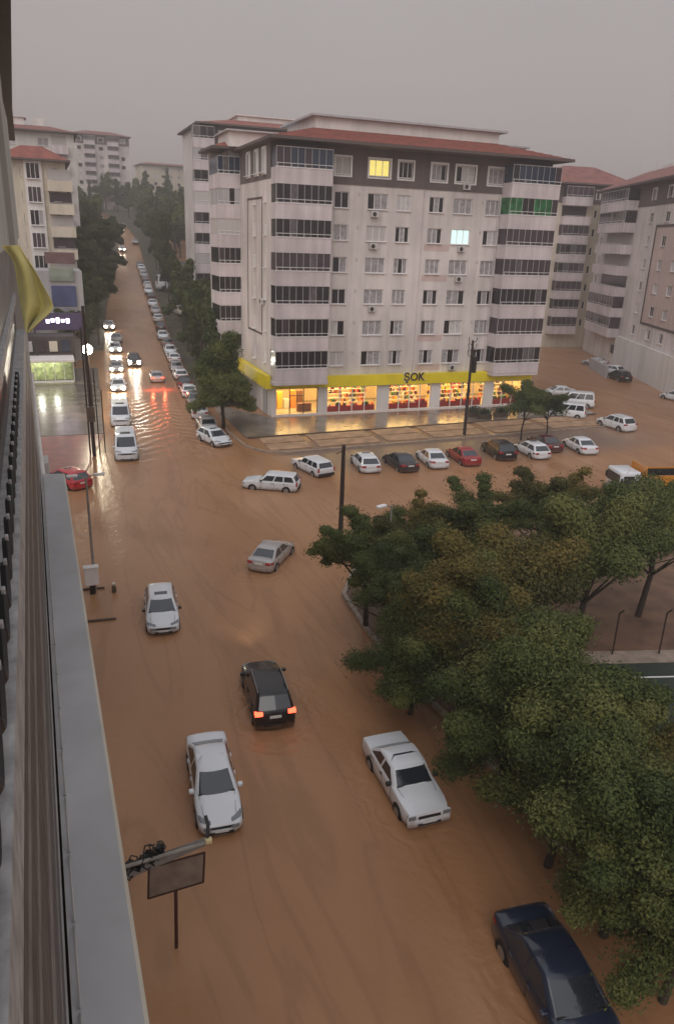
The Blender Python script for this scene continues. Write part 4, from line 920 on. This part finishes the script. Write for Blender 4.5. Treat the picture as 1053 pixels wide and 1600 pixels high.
# main street, left lane, facing us
sd_ = math.atan2(-1, -.075)
SGp = 'traffic queue facing the camera in the main street'
def street(ty, cl, px, py, lb, lights='', ang=sd_, grp=SGp, dxy=2.4, **k):
    f = G(px, py, 0); 
    car(ty, cl, f.x-math.cos(ang)*dxy, f.y-math.sin(ang)*dxy, ang, lb, grp, lights=lights, **k)
    if 'h' in lights:
        c_ = bpy.data.lights.new('headlamp_beam', 'SPOT'); c_.energy = 420; c_.spot_size = math.radians(110); c_.spot_blend = 1; c_.color = (1, .93, .78); c_.shadow_soft_size = .12
        b_ = bpy.data.objects.new('headlamp_beam', c_); COL.objects.link(b_); b_.location = (f.x+.05, f.y-.35, tz(f.x, f.y)+.55); b_.rotation_euler = Vector((.075, 1, .10)).to_track_quat('Z', 'Y').to_euler()
        for sx in (-.62, .62):  # oversized glowing balls added for the glare of the headlights
            _q = bmesh.new(); bmesh.ops.create_icosphere(_q, subdivisions=2, radius=.21); _w = bpy.data.meshes.new('headlight_glare'); _q.to_mesh(_w); _q.free(); _w.materials.append(HLON)
            o_ = link('headlight_glare', _w, THING[-1]); o_.location = (TY[ty]['L']/2-.12, sx, .62)
street('van', 'white', 199, 721, 'white minibus at the front of the street queue', dxy=2.6)
street('van', 'white', 190, 668, 'white minibus second in the street queue', dxy=2.6, dz=-.12)
street('sedan', 'white', 186, 613, 'white car third in the queue with round glare at its headlights', 'h')
street('hatch', 'silver', 183, 583, 'silver car fourth in the street queue', 'h')
street('hatch', 'white', 182, 560, 'white car fifth in the street queue behind the glare', 'h', lod=1)
street('sedan', 'silver', 184, 549, 'silver car sixth in the street queue', '', lod=1)
street('sedan', 'white', 173, 537, 'white car last in the street queue, one headlight shining', 'h', lod=1)
street('suv', 'black', 211, 575, 'dark car with headlights on beside the street queue', 'h')
street('sedan', 'silver', 247, 598, 'silver car with glowing red lights driving away up the street', 't', ang=sd_+math.pi, dxy=-2.0, grp=FG)
# parked row on the right of the street
cyc = ['white', 'silver', 'white', 'grey', 'white', 'dark', 'white', 'silver', 'white', 'white', 'grey', 'white', 'dark', 'white', 'silver', 'white', 'dark', 'white', 'white', 'grey', 'silver', 'white', 'white', 'dark']
tyc = ['hatch', 'sedan', 'sedan', 'hatch', 'sedan', 'sedan', 'hatch']
ords = ['first', 'second', 'third', 'fourth', 'fifth', 'sixth', 'seventh', 'eighth', 'ninth', 'tenth', 'eleventh', 'twelfth', 'thirteenth', 'fourteenth', 'fifteenth', 'sixteenth', 'seventeenth', 'eighteenth', 'nineteenth', 'twentieth', 'twenty-first', 'twenty-second', 'twenty-third', 'twenty-fourth']
yy = 68.6
for i in range(24):
    x = interp(yy, PARK)+R.uniform(-.15, .15)
    a = (math.atan2(-1, -.075) if yy < 150 else math.atan2(-1, -.085))+R.uniform(-.03, .03)+(.35 if i == 0 else 0)+(math.pi if R.random() < .5 and i else 0)
    car(tyc[i % 7], cyc[i], x, yy, a, '%s car in the right-hand street row, %s from the corner' % (cyc[i].replace('dark', 'dark grey'), ords[i]), 'cars parked along the right side of the main street', lod=0 if i < 6 else (1 if i < 13 else 2), dz=-.1 if yy < 110 else 0)
    yy += R.uniform(5.2, 6.4)
# car park behind the tree row
for i, (px, py, z, ty, cl, lb) in enumerate([(281, 441, 5.5, 'kombi', 'cream', 'pale van in the car park behind the street trees'), (301, 441, 5.5, 'sedan', 'white', 'white car in the car park right of the pale van'), (299, 462, 4.5, 'sedan', 'white', 'white car in the car park nearest the conifers'), (311, 396, 11, 'hatch', 'silver', 'silver car parked beside the white coach'), (346, 530, 1, 'sedan', 'white', 'white car under the balcony stack beside the big tree')]):
    y = (150, 150, 140, 172, 108)[i]; r = ray(px, py); x = r.x/r.y*y
    car(ty, cl, x, y, sd_+R.uniform(-.2, .2) if i < 3 else 0.2, lb, 'cars standing in the car park', lod=1, dz=.1)
r = ray(272, 392); bus = car('van', 'white', r.x/r.y*172, 172, 0.05, 'white coach parked across the top of the car park', None, lod=1, dz=.2, scale=1.55, name='coach', cat='coach')
for i, (y, dx) in enumerate(((232, -2), (246, 2.2), (262, -2.2), (282, 2), (300, -2), (318, 1.5))):
    car('hatch', ['white', 'silver', 'dark'][i % 3], roadc(y)+dx, y, sd_, '%s car far up the main street, %s from the near end' % (['white', 'silver', 'dark'][i % 3], ords[i]), 'distant traffic', lod=2, lights='h' if i in (0, 2, 3) else '', dz=0, pitch=0)
# dump truck
def truck():
    g = G(1000, 778, 0.0); t = thing('dump_truck', 'orange dump truck with white cab behind the park trees', 'truck', (g.x, g.y, -.1), math.radians(168))
    MB().bev((.9, -1.1, .75), (2.6, 1.1, 2.55), .14, 3).build('cab', paint('white'), t, 40)
    MB().bev((2.57, -.95, 1.55), (2.64, .95, 2.3), .02).build('windshield', CGL, t)
    for s in (1, -1): MB().bev((1.5, s*1.06, 1.55), (2.35, s*1.12, 2.25), .02).build('side_window', CGL, t)
    MB().box((-4.6, -.5, .6), (.9, .5, .85)).build('chassis', BLK, t)
    b = MB(); b.box((-4.6, -1.2, .95), (.6, 1.2, 1.05)); b.box((-4.6, -1.2, 1.05), (.6, -1.1, 2.3)); b.box((-4.6, 1.1, 1.05), (.6, 1.2, 2.3)); b.box((.5, -1.1, 1.05), (.6, 1.1, 2.9)); b.box((-4.6, -1.1, 1.05), (-4.5, 1.1, 2.2))
    for k in range(5): x = -4.4+k*1.15; b.box((x, -1.26, 1.0), (x+.12, -1.205, 2.3)); b.box((x, 1.205, 1.0), (x+.12, 1.26, 2.3))
    b.build('tipper_body', paint('orange'), t)
    l_ = MB(); l_.box((-4.45, -1.08, 1.06), (.45, 1.08, 1.12)); l_.box((-4.45, 1.06, 1.13), (.45, 1.09, 2.2)); l_.box((-4.45, -1.09, 1.13), (.45, -1.06, 2.2)); l_.build('bed_inside', BLK, t)  # black faces added so the open tipper body looks dark inside
    for x in (1.9, -2.2, -3.6):
        for s in (1, -1):
            w_ = MB().cyl((x, s*.95, .5), (0, 1, 0), .5, .3, 20).build('wheel', RUB, t); MB().cyl((x, s*1.11, .5), (0, 1, 0), .26, .02, 14).build('rim', RIM, w_)
    for s in (1, -1): MB().bev((2.6, s*.7, .85), (2.66, s*.98, 1.05), .02).build('headlight', HLM, t); MB().bev((2.5, s*1.12, 1.6), (2.6, s*1.32, 2.1), .02).build('mirror', BLK, t)
    MB().bev((2.55, -1.1, .55), (2.72, 1.1, .82), .04).build('bumper', BLK, t)
truck()
# ------------------------------------------------------------------ poles, lamps, signboard, fence
STEEL = mat('galvanised', (.33, .31, .29), .5, metal=.3, noise=.2, nscale=4); WOODP = mat('tarred_pole', (.035, .022, .018), .7); RUST = mat('rust_post', (.07, .025, .018), .7, noise=.3, nscale=5)
LG = mat('lamp_glow', (1, 1, .9), .4, emit=(1.0, .92, .68), es=28)
def lamp_post(x, y, h, label, arms=2, lit=False, rz=0, m=STEEL, group=None, r0=.09):
    t = thing('street_lamp', label, 'street lamp', (x, y, 0), rz, group)
    MB().tube([(0, 0, -.2), (0, 0, h*.5), (0, 0, h)], [r0, r0*.8, r0*.6], 10).build('pole', m, t, 40)
    for s in ((1, -1) if arms == 2 else (1,)):
        MB().tube([(0, 0, h-.1), (s*.3, 0, h+.08), (s*.55, 0, h+.1)], .03, 6).build('arm', m, t)
        hd = MB().bev((s*.4, -.12, h+.03), (s*.95, .12, h+.16), .04).build('lamp_head', FRAME if not lit else LG, t)
    return t
lamp_post(1.2, 39.2, 6.5, 'street lamp with two pale heads and a white box at its foot, beside the ledge')
cbx = thing('utility_cabinet', 'white cabinet strapped to the lamp post above the water', 'cabinet', (1.05, 38.9, 0)); MB().bev((-.36, -.25, .55), (.36, .12, 1.55), .03).build('cabinet_body', FRAME, cbx); MB().bev((-.4, -.3, 1.55), (.4, .15, 1.62), .02).build('cabinet_lid', WALLWHITE, cbx)
MB().tube([(0, -.06, -.2), (0, -.06, .55)], .16, 8).build('stand', BLK, cbx)
bl = thing('bollard', 'short bollard in the water beside the white cabinet', 'bollard', (2.15, 38.7, 0)); MB().tube([(0, 0, -.2), (0, 0, .3), (0, 0, .42)], [.13, .12, .05], 8).build('post', KERBD, bl); MB().bev((-.1, -.1, .42), (.1, .1, .55), .03).build('cap', WALLCREAM, bl)
pts = [G(128, 921, .06), G(164, 918, .06), G(182, 966, .06), G(134, 971, .06)]
kb = MB()
for a, b in ((pts[0], pts[1]), (pts[2], pts[3])): kb.tube([a, b], .06, 6)
struct(kb.build('drowned_kerb', KERBD))
lamp_post(14.7, 30.7, 6.6, 'slim pale lamp post rising through the near park trees', 1, rz=math.radians(200), r0=.07)
def power_pole(x, y, h, label, kind=0):
    t = thing('utility_pole', label, 'utility pole', (x, y, 0))
    MB().tube([(0, 0, -.2), (0, 0, h)], [.17, .12], 10).build('pole', WOODP, t, 40)
    if kind == 0:
        MB().tube([(-.1, 0, h-.4), (-.5, 0, h-.55)], .03, 6).build('bracket', WOODP, t)
        return t
    for i, dz_ in enumerate((.1, -.5, -1.1)):
        MB().tube([(0, 0, h+dz_-.35), (.3, -.1, h+dz_-.2), (.4, -.1, h+dz_+.15)], .035, 6).tube([(0, 0, h+dz_-.6), (-.3, .1, h+dz_-.4), (-.38, .1, h+dz_-.05)], .035, 6).build('insulator_arm', WOODP, t)
        for s in ((.4, -.1), (-.38, .1)): MB().tube([(s[0], s[1], h+dz_-.05), (s[0], s[1], h+dz_+.2)], [.06, .03], 8).build('insulator', TRIM, t)
    MB().bev((.12, -.3, h*.67), (.5, .3, h*.67+1.6), .04).build('transformer_box', BLK, t)
    return t
power_pole(16.9, 42.8, 6.3, 'short dark pole standing at the park corner')
power_pole(39.2, 65.7, 9.6, 'tall dark power pole with insulator arms before the supermarket', 1)
pp_ = power_pole(2.9, 66.5, 12.7, 'tall dark pole cluster at the left pavement beside the minibuses')
MB().tube([(.5, .3, 0), (.45, .3, 7.5)], .05, 6).tube([(1.0, 1, 0), (1.0, 1, 5.6)], .05, 6).tube([(-.3, .2, 0), (-.3, .2, 11)], .07, 6).build('conduit', WOODP, pp_)
MB().bev((-.35, -.3, 3.1), (.3, -.1, 4.4), .03).build('meter_box', KERBD, pp_)
# lit street lamp
sl = thing('street_lamp', 'lit globe street lamp glowing before the left shops', 'street lamp', (3.9, 84.0, 0))
MB().tube([(0, 0, -.1), (0, 0, 5.2)], [.1, .06], 8).build('pole', WOODP, sl, 40)
_b = bmesh.new(); bmesh.ops.create_icosphere(_b, subdivisions=3, radius=.52); _m = bpy.data.meshes.new('globe'); _b.to_mesh(_m); _b.free(); _m.materials.append(LG)
for _p in _m.polygons: _p.use_smooth = True
gl_ = link('lamp_globe', _m, sl); _r = ray(137, 546); _k = 84/_r.y; gl_.location = (_r.x*_k-3.9, 0, HC+_r.z*_k); MB().tube([(0, 0, 5.1), (gl_.location.x, 0, gl_.location.z-.4)], .05, 6).build('arm', WOODP, sl)
pl = bpy.data.lights.new('globe_light', 'POINT'); pl.energy = 500; pl.color = (1, .85, .6); pl.shadow_soft_size = .5
po = bpy.data.objects.new('globe_light', pl); COL.objects.link(po); po.location = (_r.x*_k, 83.2, HC+_r.z*_k-.2)
for n_, (x, y, z, en, cl_) in enumerate([(13.2, 95.2, .7, 60, (1, .12, .05)), (11.7, 95.2, .7, 60, (1, .12, .05))]):
    p_ = bpy.data.lights.new('tail_lamp', 'POINT'); p_.energy = en; p_.color = cl_; p_.shadow_soft_size = .08; q_ = bpy.data.objects.new('tail_lamp', p_); COL.objects.link(q_); q_.location = (x, y, z)
for x, y, z in ((.5, 101.6, 2.6), (-1.4, 101.6, 2.6)):
    p_ = bpy.data.lights.new('shop_lamp', 'POINT'); p_.energy = 90; p_.color = (1, 1, .85); p_.shadow_soft_size = .2; q_ = bpy.data.objects.new('shop_lamp', p_); COL.objects.link(q_); q_.location = (x, y, z)
# headlight throw of the black car onto the water
hs_ = bpy.data.lights.new('headlamp_beam', 'SPOT'); hs_.shadow_soft_size = .5; hs_.energy = 70; hs_.spot_size = math.radians(80); hs_.spot_blend = 1; hs_.color = (1, .93, .8); ho = bpy.data.objects.new('headlamp_beam', hs_); COL.objects.link(ho)
ho.location = (7.75, 30.6, .75); ho.rotation_euler = Vector((-.12, -1, .12)).to_track_quat('Z', 'Y').to_euler()
# empty framed signboard at the bottom left
sg_ = thing('signboard', 'empty framed signboard on a dark post in the water, bottom left', 'signboard', (1.8, 15.7, 0))
def at(px, py, y): r = ray(px, py); k = y/r.y; return Vector((r.x*k, y, HC+r.z*k))
base = Vector((1.8, 15.7, 0)); corners = [at(232, 1404, 15.9)-base, at(318, 1378, 15.5)-base, at(320, 1332, 15.5)-base, at(233, 1356, 15.9)-base]
MB().tube([(0, 0, -.3), tuple((corners[0]+corners[1])/2)], .05, 8).build('post', RUST, sg_)
f_ = MB()
for i in range(4): f_.tube([corners[i], corners[(i+1) % 4]], .028, 6)
f_.build('frame', RUST, sg_)
b_ = MB(); off = Vector((0, .03, 0)); b_.add([c for c in corners]+[c+off for c in corners], [(0, 1, 2, 3), (7, 6, 5, 4), (0, 4, 5, 1), (1, 5, 6, 2), (2, 6, 7, 3), (3, 7, 4, 0)]); b_.build('panel', mat('board_panel', (.27, .215, .18), .5, noise=.25, nscale=3), sg_)
# fallen grey awning beam over the board with tangled cable
bm_t = thing('awning_beam', 'grey flat beam with a small lamp at its tip, sticking out over the signboard', 'beam', (0, 0, 0))
a, b = at(196, 1372, 15.2), at(322, 1318, 15.0); d = (b-a).normalized(); up_ = Vector((0, .5, .8))
q = MB(); q.add([a, b, b+up_*.16, a+up_*.30, a+Vector((0, 0, -.07)), b+Vector((0, 0, -.07)), b+up_*.16+Vector((0, 0, -.07)), a+up_*.30+Vector((0, 0, -.07))], [(0, 1, 2, 3), (7, 6, 5, 4), (0, 4, 5, 1), (1, 5, 6, 2), (2, 6, 7, 3), (3, 7, 4, 0)])
q.build('beam_panel', mat('beam_grey', (.24, .22, .21), .5, noise=.2, nscale=4), bm_t); MB().tube([a+Vector((-2.2, .1, .1)), b+Vector((.05, 0, .03))], .05, 8).build('beam_tube', STEEL, bm_t)
MB().bev(tuple(b+Vector((-.02, -.05, -.02))), tuple(b+Vector((.16, .1, .12))), .03).build('lamp_head', mat('lamp_cream', (.65, .55, .3), .4), bm_t)
MB().tube([b+Vector((.05, .05, .1)), b+Vector((.12, .3, .3)), b+Vector((.1, .5, .42))], .045, 6).build('bracket', BLK, bm_t)
cbt = MB(); o0 = at(226, 1345, 15.2); rr_ = random.Random(3)
for k in range(34):
    c = o0+Vector((rr_.uniform(-.42, .42), rr_.uniform(-.05, .1), 0)); c.z += (c.x-o0.x)*.55+rr_.uniform(-.12, .12); rad = rr_.uniform(.07, .17); ph = rr_.uniform(0, 6)
    cbt.tube([c+Vector((math.cos(t*.9+ph)*rad, .1*math.sin(t*1.7), math.sin(t*.9+ph)*rad)) for t in range(7)], .022, 5)
tag(cbt.build('cable_tangle', BLK), 'tangled black cables lying on the grey beam', 'cable')
# court fence posts
for k in range(9):
    s = 1.0+k*2.35; p = ca+cd*s-cn*1.0
    t = thing('fence_post', 'slim dark fence post along the park court, %s from the left' % ords[k], 'fence post', (p.x, p.y, .1), 0, 'fence posts along the court'); MB().tube([(0, 0, 0), (0, 0, 2.3)], .045, 6).build('post', WOODP, t); MB().tube([(0, 0, 2.3), (0, -.25, 2.6)], .04, 6).build('post_tip', WOODP, t)
# people and planters near the shop door
for i, (px, py, lb) in enumerate([(760, 655, 'round shrub in a planter left of the supermarket pole'), (785, 652, 'round shrub in a planter nearest the small tree'), (742, 652, 'low shrub in a planter beside the power pole')]):
    g = G(px, py, .1); t = thing('planter', lb, 'planter', (g.x, g.y+.5, .1)); MB().bev((-.8, -.35, 0), (.8, .35, .5), .04).build('trough', KERBD, t)
    sbm = MB(); rr_ = random.Random(i)
    for k in range(500):
        c = Vector((rr_.gauss(0, .4), rr_.gauss(0, .22), .75+rr_.gauss(0, .2))); a = Vector((rr_.uniform(-1, 1), rr_.uniform(-1, 1), rr_.uniform(-1, 1))).normalized()*.09; b = a.orthogonal().normalized()*.07
        sbm.add([c-a, c+b, c+a, c-b], [(0, 1, 2, 3)])
    sbm.build('foliage', mat('shrub_leaf', (.03, .05, .022), .7), t)
# ------------------------------------------------------------------ trees
def leafmat(name, c1, c2, c3):
    m = bpy.data.materials.new(name); m.use_nodes = True; n = m.node_tree; b = n.nodes['Principled BSDF']; b.inputs['Roughness'].default_value = .6; b.inputs['Specular IOR Level'].default_value = .25
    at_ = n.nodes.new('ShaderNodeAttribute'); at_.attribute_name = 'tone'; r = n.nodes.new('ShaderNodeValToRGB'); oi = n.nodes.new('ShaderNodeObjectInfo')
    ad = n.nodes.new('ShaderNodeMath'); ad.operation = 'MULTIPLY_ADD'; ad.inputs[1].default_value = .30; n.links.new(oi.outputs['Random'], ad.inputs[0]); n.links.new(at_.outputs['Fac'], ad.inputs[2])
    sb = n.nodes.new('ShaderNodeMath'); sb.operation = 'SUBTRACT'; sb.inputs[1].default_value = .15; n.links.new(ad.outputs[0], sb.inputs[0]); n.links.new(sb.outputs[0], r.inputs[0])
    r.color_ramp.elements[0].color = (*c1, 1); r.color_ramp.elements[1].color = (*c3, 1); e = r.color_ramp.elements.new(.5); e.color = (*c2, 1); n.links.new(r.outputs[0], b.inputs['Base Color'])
    tl = n.nodes.new('ShaderNodeBsdfTranslucent'); mx = n.nodes.new('ShaderNodeMixShader'); mx.inputs[0].default_value = .28; n.links.new(r.outputs[0], tl.inputs[0]); n.links.new(b.outputs[0], mx.inputs[1]); n.links.new(tl.outputs[0], mx.inputs[2]); n.links.new(mx.outputs[0], n.nodes['Material Output'].inputs[0])
    return m
LEAF = leafmat('leaf_green', (.032, .052, .017), (.088, .118, .032), (.20, .20, .062))
LEAFY = leafmat('leaf_yellowing', (.05, .06, .02), (.145, .128, .034), (.29, .20, .055))
LEAFD = leafmat('leaf_dark', (.028, .046, .018), (.062, .088, .028), (.12, .135, .042))
BARK = mat('bark', (.045, .032, .024), .9, noise=.4, nscale=5)
def crown_mesh(seed, rx, rz, nleaf, ls, m, nl=26, conic=0.0, ragged=.25, thin=1.0):
    rr = random.Random(seed); lob = []
    for k in range(nl):
        th = rr.uniform(0, 2*math.pi); ph = math.acos(rr.uniform(-.7, 1)); qm = rr.uniform(.72, 1.12); tn = rr.uniform(-.22, .26)
        for q in ([qm] if conic > .5 else [qm, qm*.82, qm*.6, qm*.38]):
            if conic > .5: q = rr.uniform(.3, .9)
            z = math.cos(ph)*q; rad = math.sin(ph)*q*(1-conic*(z*.5+.5)); rf = (.15+.24*(1-q/1.2))*thin if conic <= .5 else rr.uniform(.25, .4)
            j = rx*.05
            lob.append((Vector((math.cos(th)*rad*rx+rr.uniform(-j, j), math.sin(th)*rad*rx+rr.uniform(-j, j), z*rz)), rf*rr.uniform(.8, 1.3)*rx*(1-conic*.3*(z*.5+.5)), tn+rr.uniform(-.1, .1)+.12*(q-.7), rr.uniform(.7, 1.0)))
    v, f, tone = [], [], []
    for i in range(nleaf):
        c, rd, tn, fl = lob[rr.randrange(nl)]
        d = Vector((rr.gauss(0, 1), rr.gauss(0, 1), rr.gauss(0, 1))).normalized(); q = rr.random()**.45*rd*(1+(ragged*rr.random() if rr.random() < .2 else 0))
        p = c+Vector((d.x*q, d.y*q, d.z*q*fl*.8))
        nrm = (d+Vector((rr.uniform(-.8, .8), rr.uniform(-.8, .8), rr.uniform(-.1, 1.0)))).normalized()
        a = nrm.orthogonal().normalized(); a = (Matrix.Rotation(rr.uniform(0, 6.28), 3, nrm) @ a); b = nrm.cross(a); s = ls*rr.uniform(.6, 1.3)
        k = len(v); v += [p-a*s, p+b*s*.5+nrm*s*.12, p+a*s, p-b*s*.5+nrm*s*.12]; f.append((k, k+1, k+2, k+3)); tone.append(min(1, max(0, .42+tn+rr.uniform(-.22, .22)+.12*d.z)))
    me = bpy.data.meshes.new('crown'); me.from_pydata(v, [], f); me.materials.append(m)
    at_ = me.attributes.new('tone', 'FLOAT', 'FACE'); at_.data.foreach_set('value', tone); me.update(); return me, lob
def trunk_mesh(seed, h, lob, zc, r0=.16):
    rr = random.Random(seed); b = MB(); pts = [(0, 0, -.2)]; x = y = 0
    for k in range(1, 5): x += rr.uniform(-.12, .12); y += rr.uniform(-.12, .12); pts.append((x, y, (zc-.3)*k/4))
    b.tube(pts, [r0, r0*.85, r0*.75, r0*.65, r0*.5], 8)
    for c, rd, _, _ in lob[::4][:18]:
        q = Vector(pts[rr.choice((2, 3, 4))]); t = Vector((c.x, c.y, c.z+zc)); md = (q+t)/2+Vector((rr.uniform(-.2, .2), rr.uniform(-.2, .2), -.1)); b.tube([q, md, t], [r0*.42, r0*.25, r0*.08], 5)
    return b.mesh('trunk', BARK, 50)
def mk_tree(key, seed, rx, rz, zc, n, ls, m, r0=.16, **k):
    me, lob = crown_mesh(seed, rx, rz, n, ls, m, **k); return me, trunk_mesh(seed, zc, lob, zc, r0), zc
TR = {}
for i in range(4): TR['p%d' % i] = mk_tree('p', 20+i, 2.9, 2.1, 4.6, 88000, .062, LEAFY if i in (2,) else LEAF, nl=64, ragged=.7)
for i in range(2): TR['q%d' % i] = mk_tree('q', 95+i, 2.9, 2.4, 4.6, 66000, .064, LEAFY if i else LEAF, nl=75, ragged=1.0, thin=.66)
for i in range(2): TR['k%d' % i] = mk_tree('k', 90+i, 2.9, 2.7, 3.5, 88000, .062, LEAF, nl=66, ragged=.7)
for i in range(2): TR['s%d' % i] = mk_tree('s', 40+i, 2.7, 3.6, 3.9, 52000, .10, LEAF, nl=90, conic=.42, thin=1.45)
for i in range(3): TR['d%d' % i] = mk_tree('d', 50+i, 3.2, 4.2, 6.6, 8000, .26, LEAFD, nl=34, conic=.25)
for i in range(2): TR['c%d' % i] = mk_tree('c', 60+i, 1.5, 4.6, 5.4, 5000, .20, LEAFD, nl=40, conic=.75)
for i in range(2): TR['f%d' % i] = mk_tree('f', 70+i, 3.4, 3.4, 4.6, 2600, .42, LEAFD if i else LEAF, nl=24, conic=.2)
TR['y0'] = mk_tree('y', 80, 2.0, 1.8, 3.7, 16000, .085, LEAF, nl=34, r0=.09, ragged=.5, thin=1.3)
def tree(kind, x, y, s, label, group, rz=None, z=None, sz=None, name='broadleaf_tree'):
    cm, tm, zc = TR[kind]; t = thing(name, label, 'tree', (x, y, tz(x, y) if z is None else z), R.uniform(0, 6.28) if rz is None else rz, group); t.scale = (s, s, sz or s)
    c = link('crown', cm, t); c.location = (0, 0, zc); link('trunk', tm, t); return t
PT = 'broadleaf trees of the park'
park = [('q0', 578, 858, 4.6, .95, 'green park tree at the road corner beside the short dark pole'), ('q1', 640, 845, 4.8, .95, 'green park tree behind the slim lamp post'),
 ('p3', 705, 900, 5.0, 1.0, 'park tree left of the yellowing one, in the middle of the wood'), ('p2', 785, 890, 5.2, 1.15, 'yellowing park tree in the middle of the wood'),
 ('q0', 750, 812, 4.6, 1.0, 'park tree with thin top nearest the parked red car'), ('q1', 850, 770, 5.4, 1.05, 'tall dark park tree rising towards the black parked car'),
 ('p3', 930, 835, 5.2, 1.2, 'broad green park tree before the white truck cab'), ('p0', 1025, 808, 5.0, 1.15, 'park tree at the right edge under the orange truck'),
 ('k1', 648, 1010, 3.7, .86, 'low green park tree overhanging the kerb above the boxy white sedan'), ('p2', 735, 980, 4.8, 1.0, 'yellow green park tree behind the kerb trees'),
 ('k1', 800, 1112, 3.9, .92, 'dark park tree over the kerb right of the boxy white sedan'), ('p0', 870, 1050, 5.2, 1.05, 'large green park tree left of the sports court'),
 ('k0', 880, 1200, 4.1, .92, 'wide park tree in the lower middle of the wood'), ('p3', 965, 1120, 5.4, .82, 'bright green park tree touching the sports court'),
 ('p0', 990, 1225, 5.6, .95, 'dark park tree at the right edge above the yellowing twig'), ('k1', 985, 1310, 3.9, .84, 'dark park tree over the road edge above the dark blue sedan'),
 ('k0', 1070, 1420, 3.9, .82, 'lowest park tree at the right edge'), ('p2', 1060, 1150, 5.6, .8, 'park tree at the right edge below the court'),
 ('p1', 625, 930, 4.2, .8, 'park tree filling the gap under the slim lamp post'), ('p1', 800, 985, 5.0, .95, 'park tree between the yellowing tree and the court'), ('p3', 1080, 1300, 5.2, .9, 'park tree cut by the right edge beside the dark blue sedan')]
for kd, px, py, zc, s, lb in park:
    g = G(px, py, zc*s); tree(kd, g.x, g.y, s, lb, PT, z=.05)
g = G(358, 672, 0); tree('s0', g.x-.3, g.y+1, 1.28, 'large green tree at the street corner left of the supermarket', 'street trees', z=0)
tree('s1', 18.2, 84, 1.0, 'dark street tree just behind the corner tree', 'street trees', z=0)
tree('y0', 44.0, 62.6, 1.15, 'small green tree standing before the supermarket door on the right', None, z=0); tree('y0', 47.6, 63.4, 1.0, 'small pale tree beside the parked family van', None, z=0)
k = 0
for i in range(15):
    y = 94+i*7.6; x = roadr(y)+2.6+R.uniform(-.5, .9); h = (1.15 if y < 138 else .78)+R.random()*.2
    tree('d%d' % (i % 3), x, y, h*.9, sz=h*(.95 if y < 138 else 1.5 if y > 172 else 1.15), label= 'dark tree on the right of the main street, %s from the corner' % ords[i], group='trees on the right of the main street', name='street_tree')
for i, (px, Yv, s) in enumerate(((318, 112, 1.15), (291, 122, 1.0), (326, 120, 1.25), (303, 104, .8))):
    r = ray(px, 450); tree('c%d' % (i % 2), r.x/r.y*Yv, Yv, s, 'dark conifer beside the car park, %s from the left' % ['third', 'first', 'fourth', 'second'][i], 'conifers by the car park', name='conifer')
lt = [(5.6, 119, .9), (3.4, 114.5, .85), (7.6, 128, 1.05), (5.2, 134, 1.25), (8.6, 141, 1.3), (5.8, 150, 1.4), (9.6, 154, 1.35), (7.4, 166, 1.5), (12.4, 170, 1.4), (10.4, 184, 1.5), (15.0, 190, 1.35), (12, 205, 1.5), (17.2, 212, 1.3), (4.6, 122, .9)]
for i, (x, y, s) in enumerate(lt): tree('d%d' % (i % 3), x, y, s*.95, 'dark tree on the left of the main street, %s of the row' % ords[i], 'trees on the left of the main street', name='street_tree')
rr2 = random.Random(11); n_ = 0
for i in range(300):
    y = rr2.uniform(215, 345); x = rr2.uniform(.02*y, .29*y)
    if roadl(y)-4.5 < x < roadr(y)+4.0 or (x > roadc(y)+14 and y < 226): continue
    n_ += 1
    if n_ > 120: break
    tree('f%d' % (n_ % 2), x, y, rr2.uniform(1.1, 1.75), 'tree of the distant wood at the top of the street', 'trees of the distant wood', name='distant_tree')
for i, (px, Yv, s, zz) in enumerate(((228, 350, 1.5, 27), (262, 352, 1.5, 27), (298, 350, 1.45, 27), (160, 325, 1.2, 25), (182, 325, 1.25, 25), (140, 325, 1.0, 25))):
    r = ray(px, 290); tree('c%d' % (i % 2), r.x/r.y*Yv, Yv, s*.95, 'tall cypress on the skyline, %s from the left' % ['fourth', 'fifth', 'sixth', 'second', 'third', 'first'][i], 'cypresses on the skyline', name='cypress', sz=s*1.15)
# ------------------------------------------------------------------ haze
hz_ = MB().box((-1200, -100, -7), (1600, 1200, 66)).build('haze'); hz_['kind'] = 'stuff'
hm_ = bpy.data.materials.new('haze_air'); hm_.use_nodes = True; n = hm_.node_tree; n.nodes.remove(n.nodes['Principled BSDF']); pv = n.nodes.new('ShaderNodeVolumePrincipled')
pv.inputs['Color'].default_value = (.80, .74, .72, 1); pv.inputs['Density'].default_value = .0015; pv.inputs['Anisotropy'].default_value = 0.2; n.links.new(pv.outputs[0], n.nodes['Material Output'].inputs['Volume'])
hz_.data.materials.append(hm_)
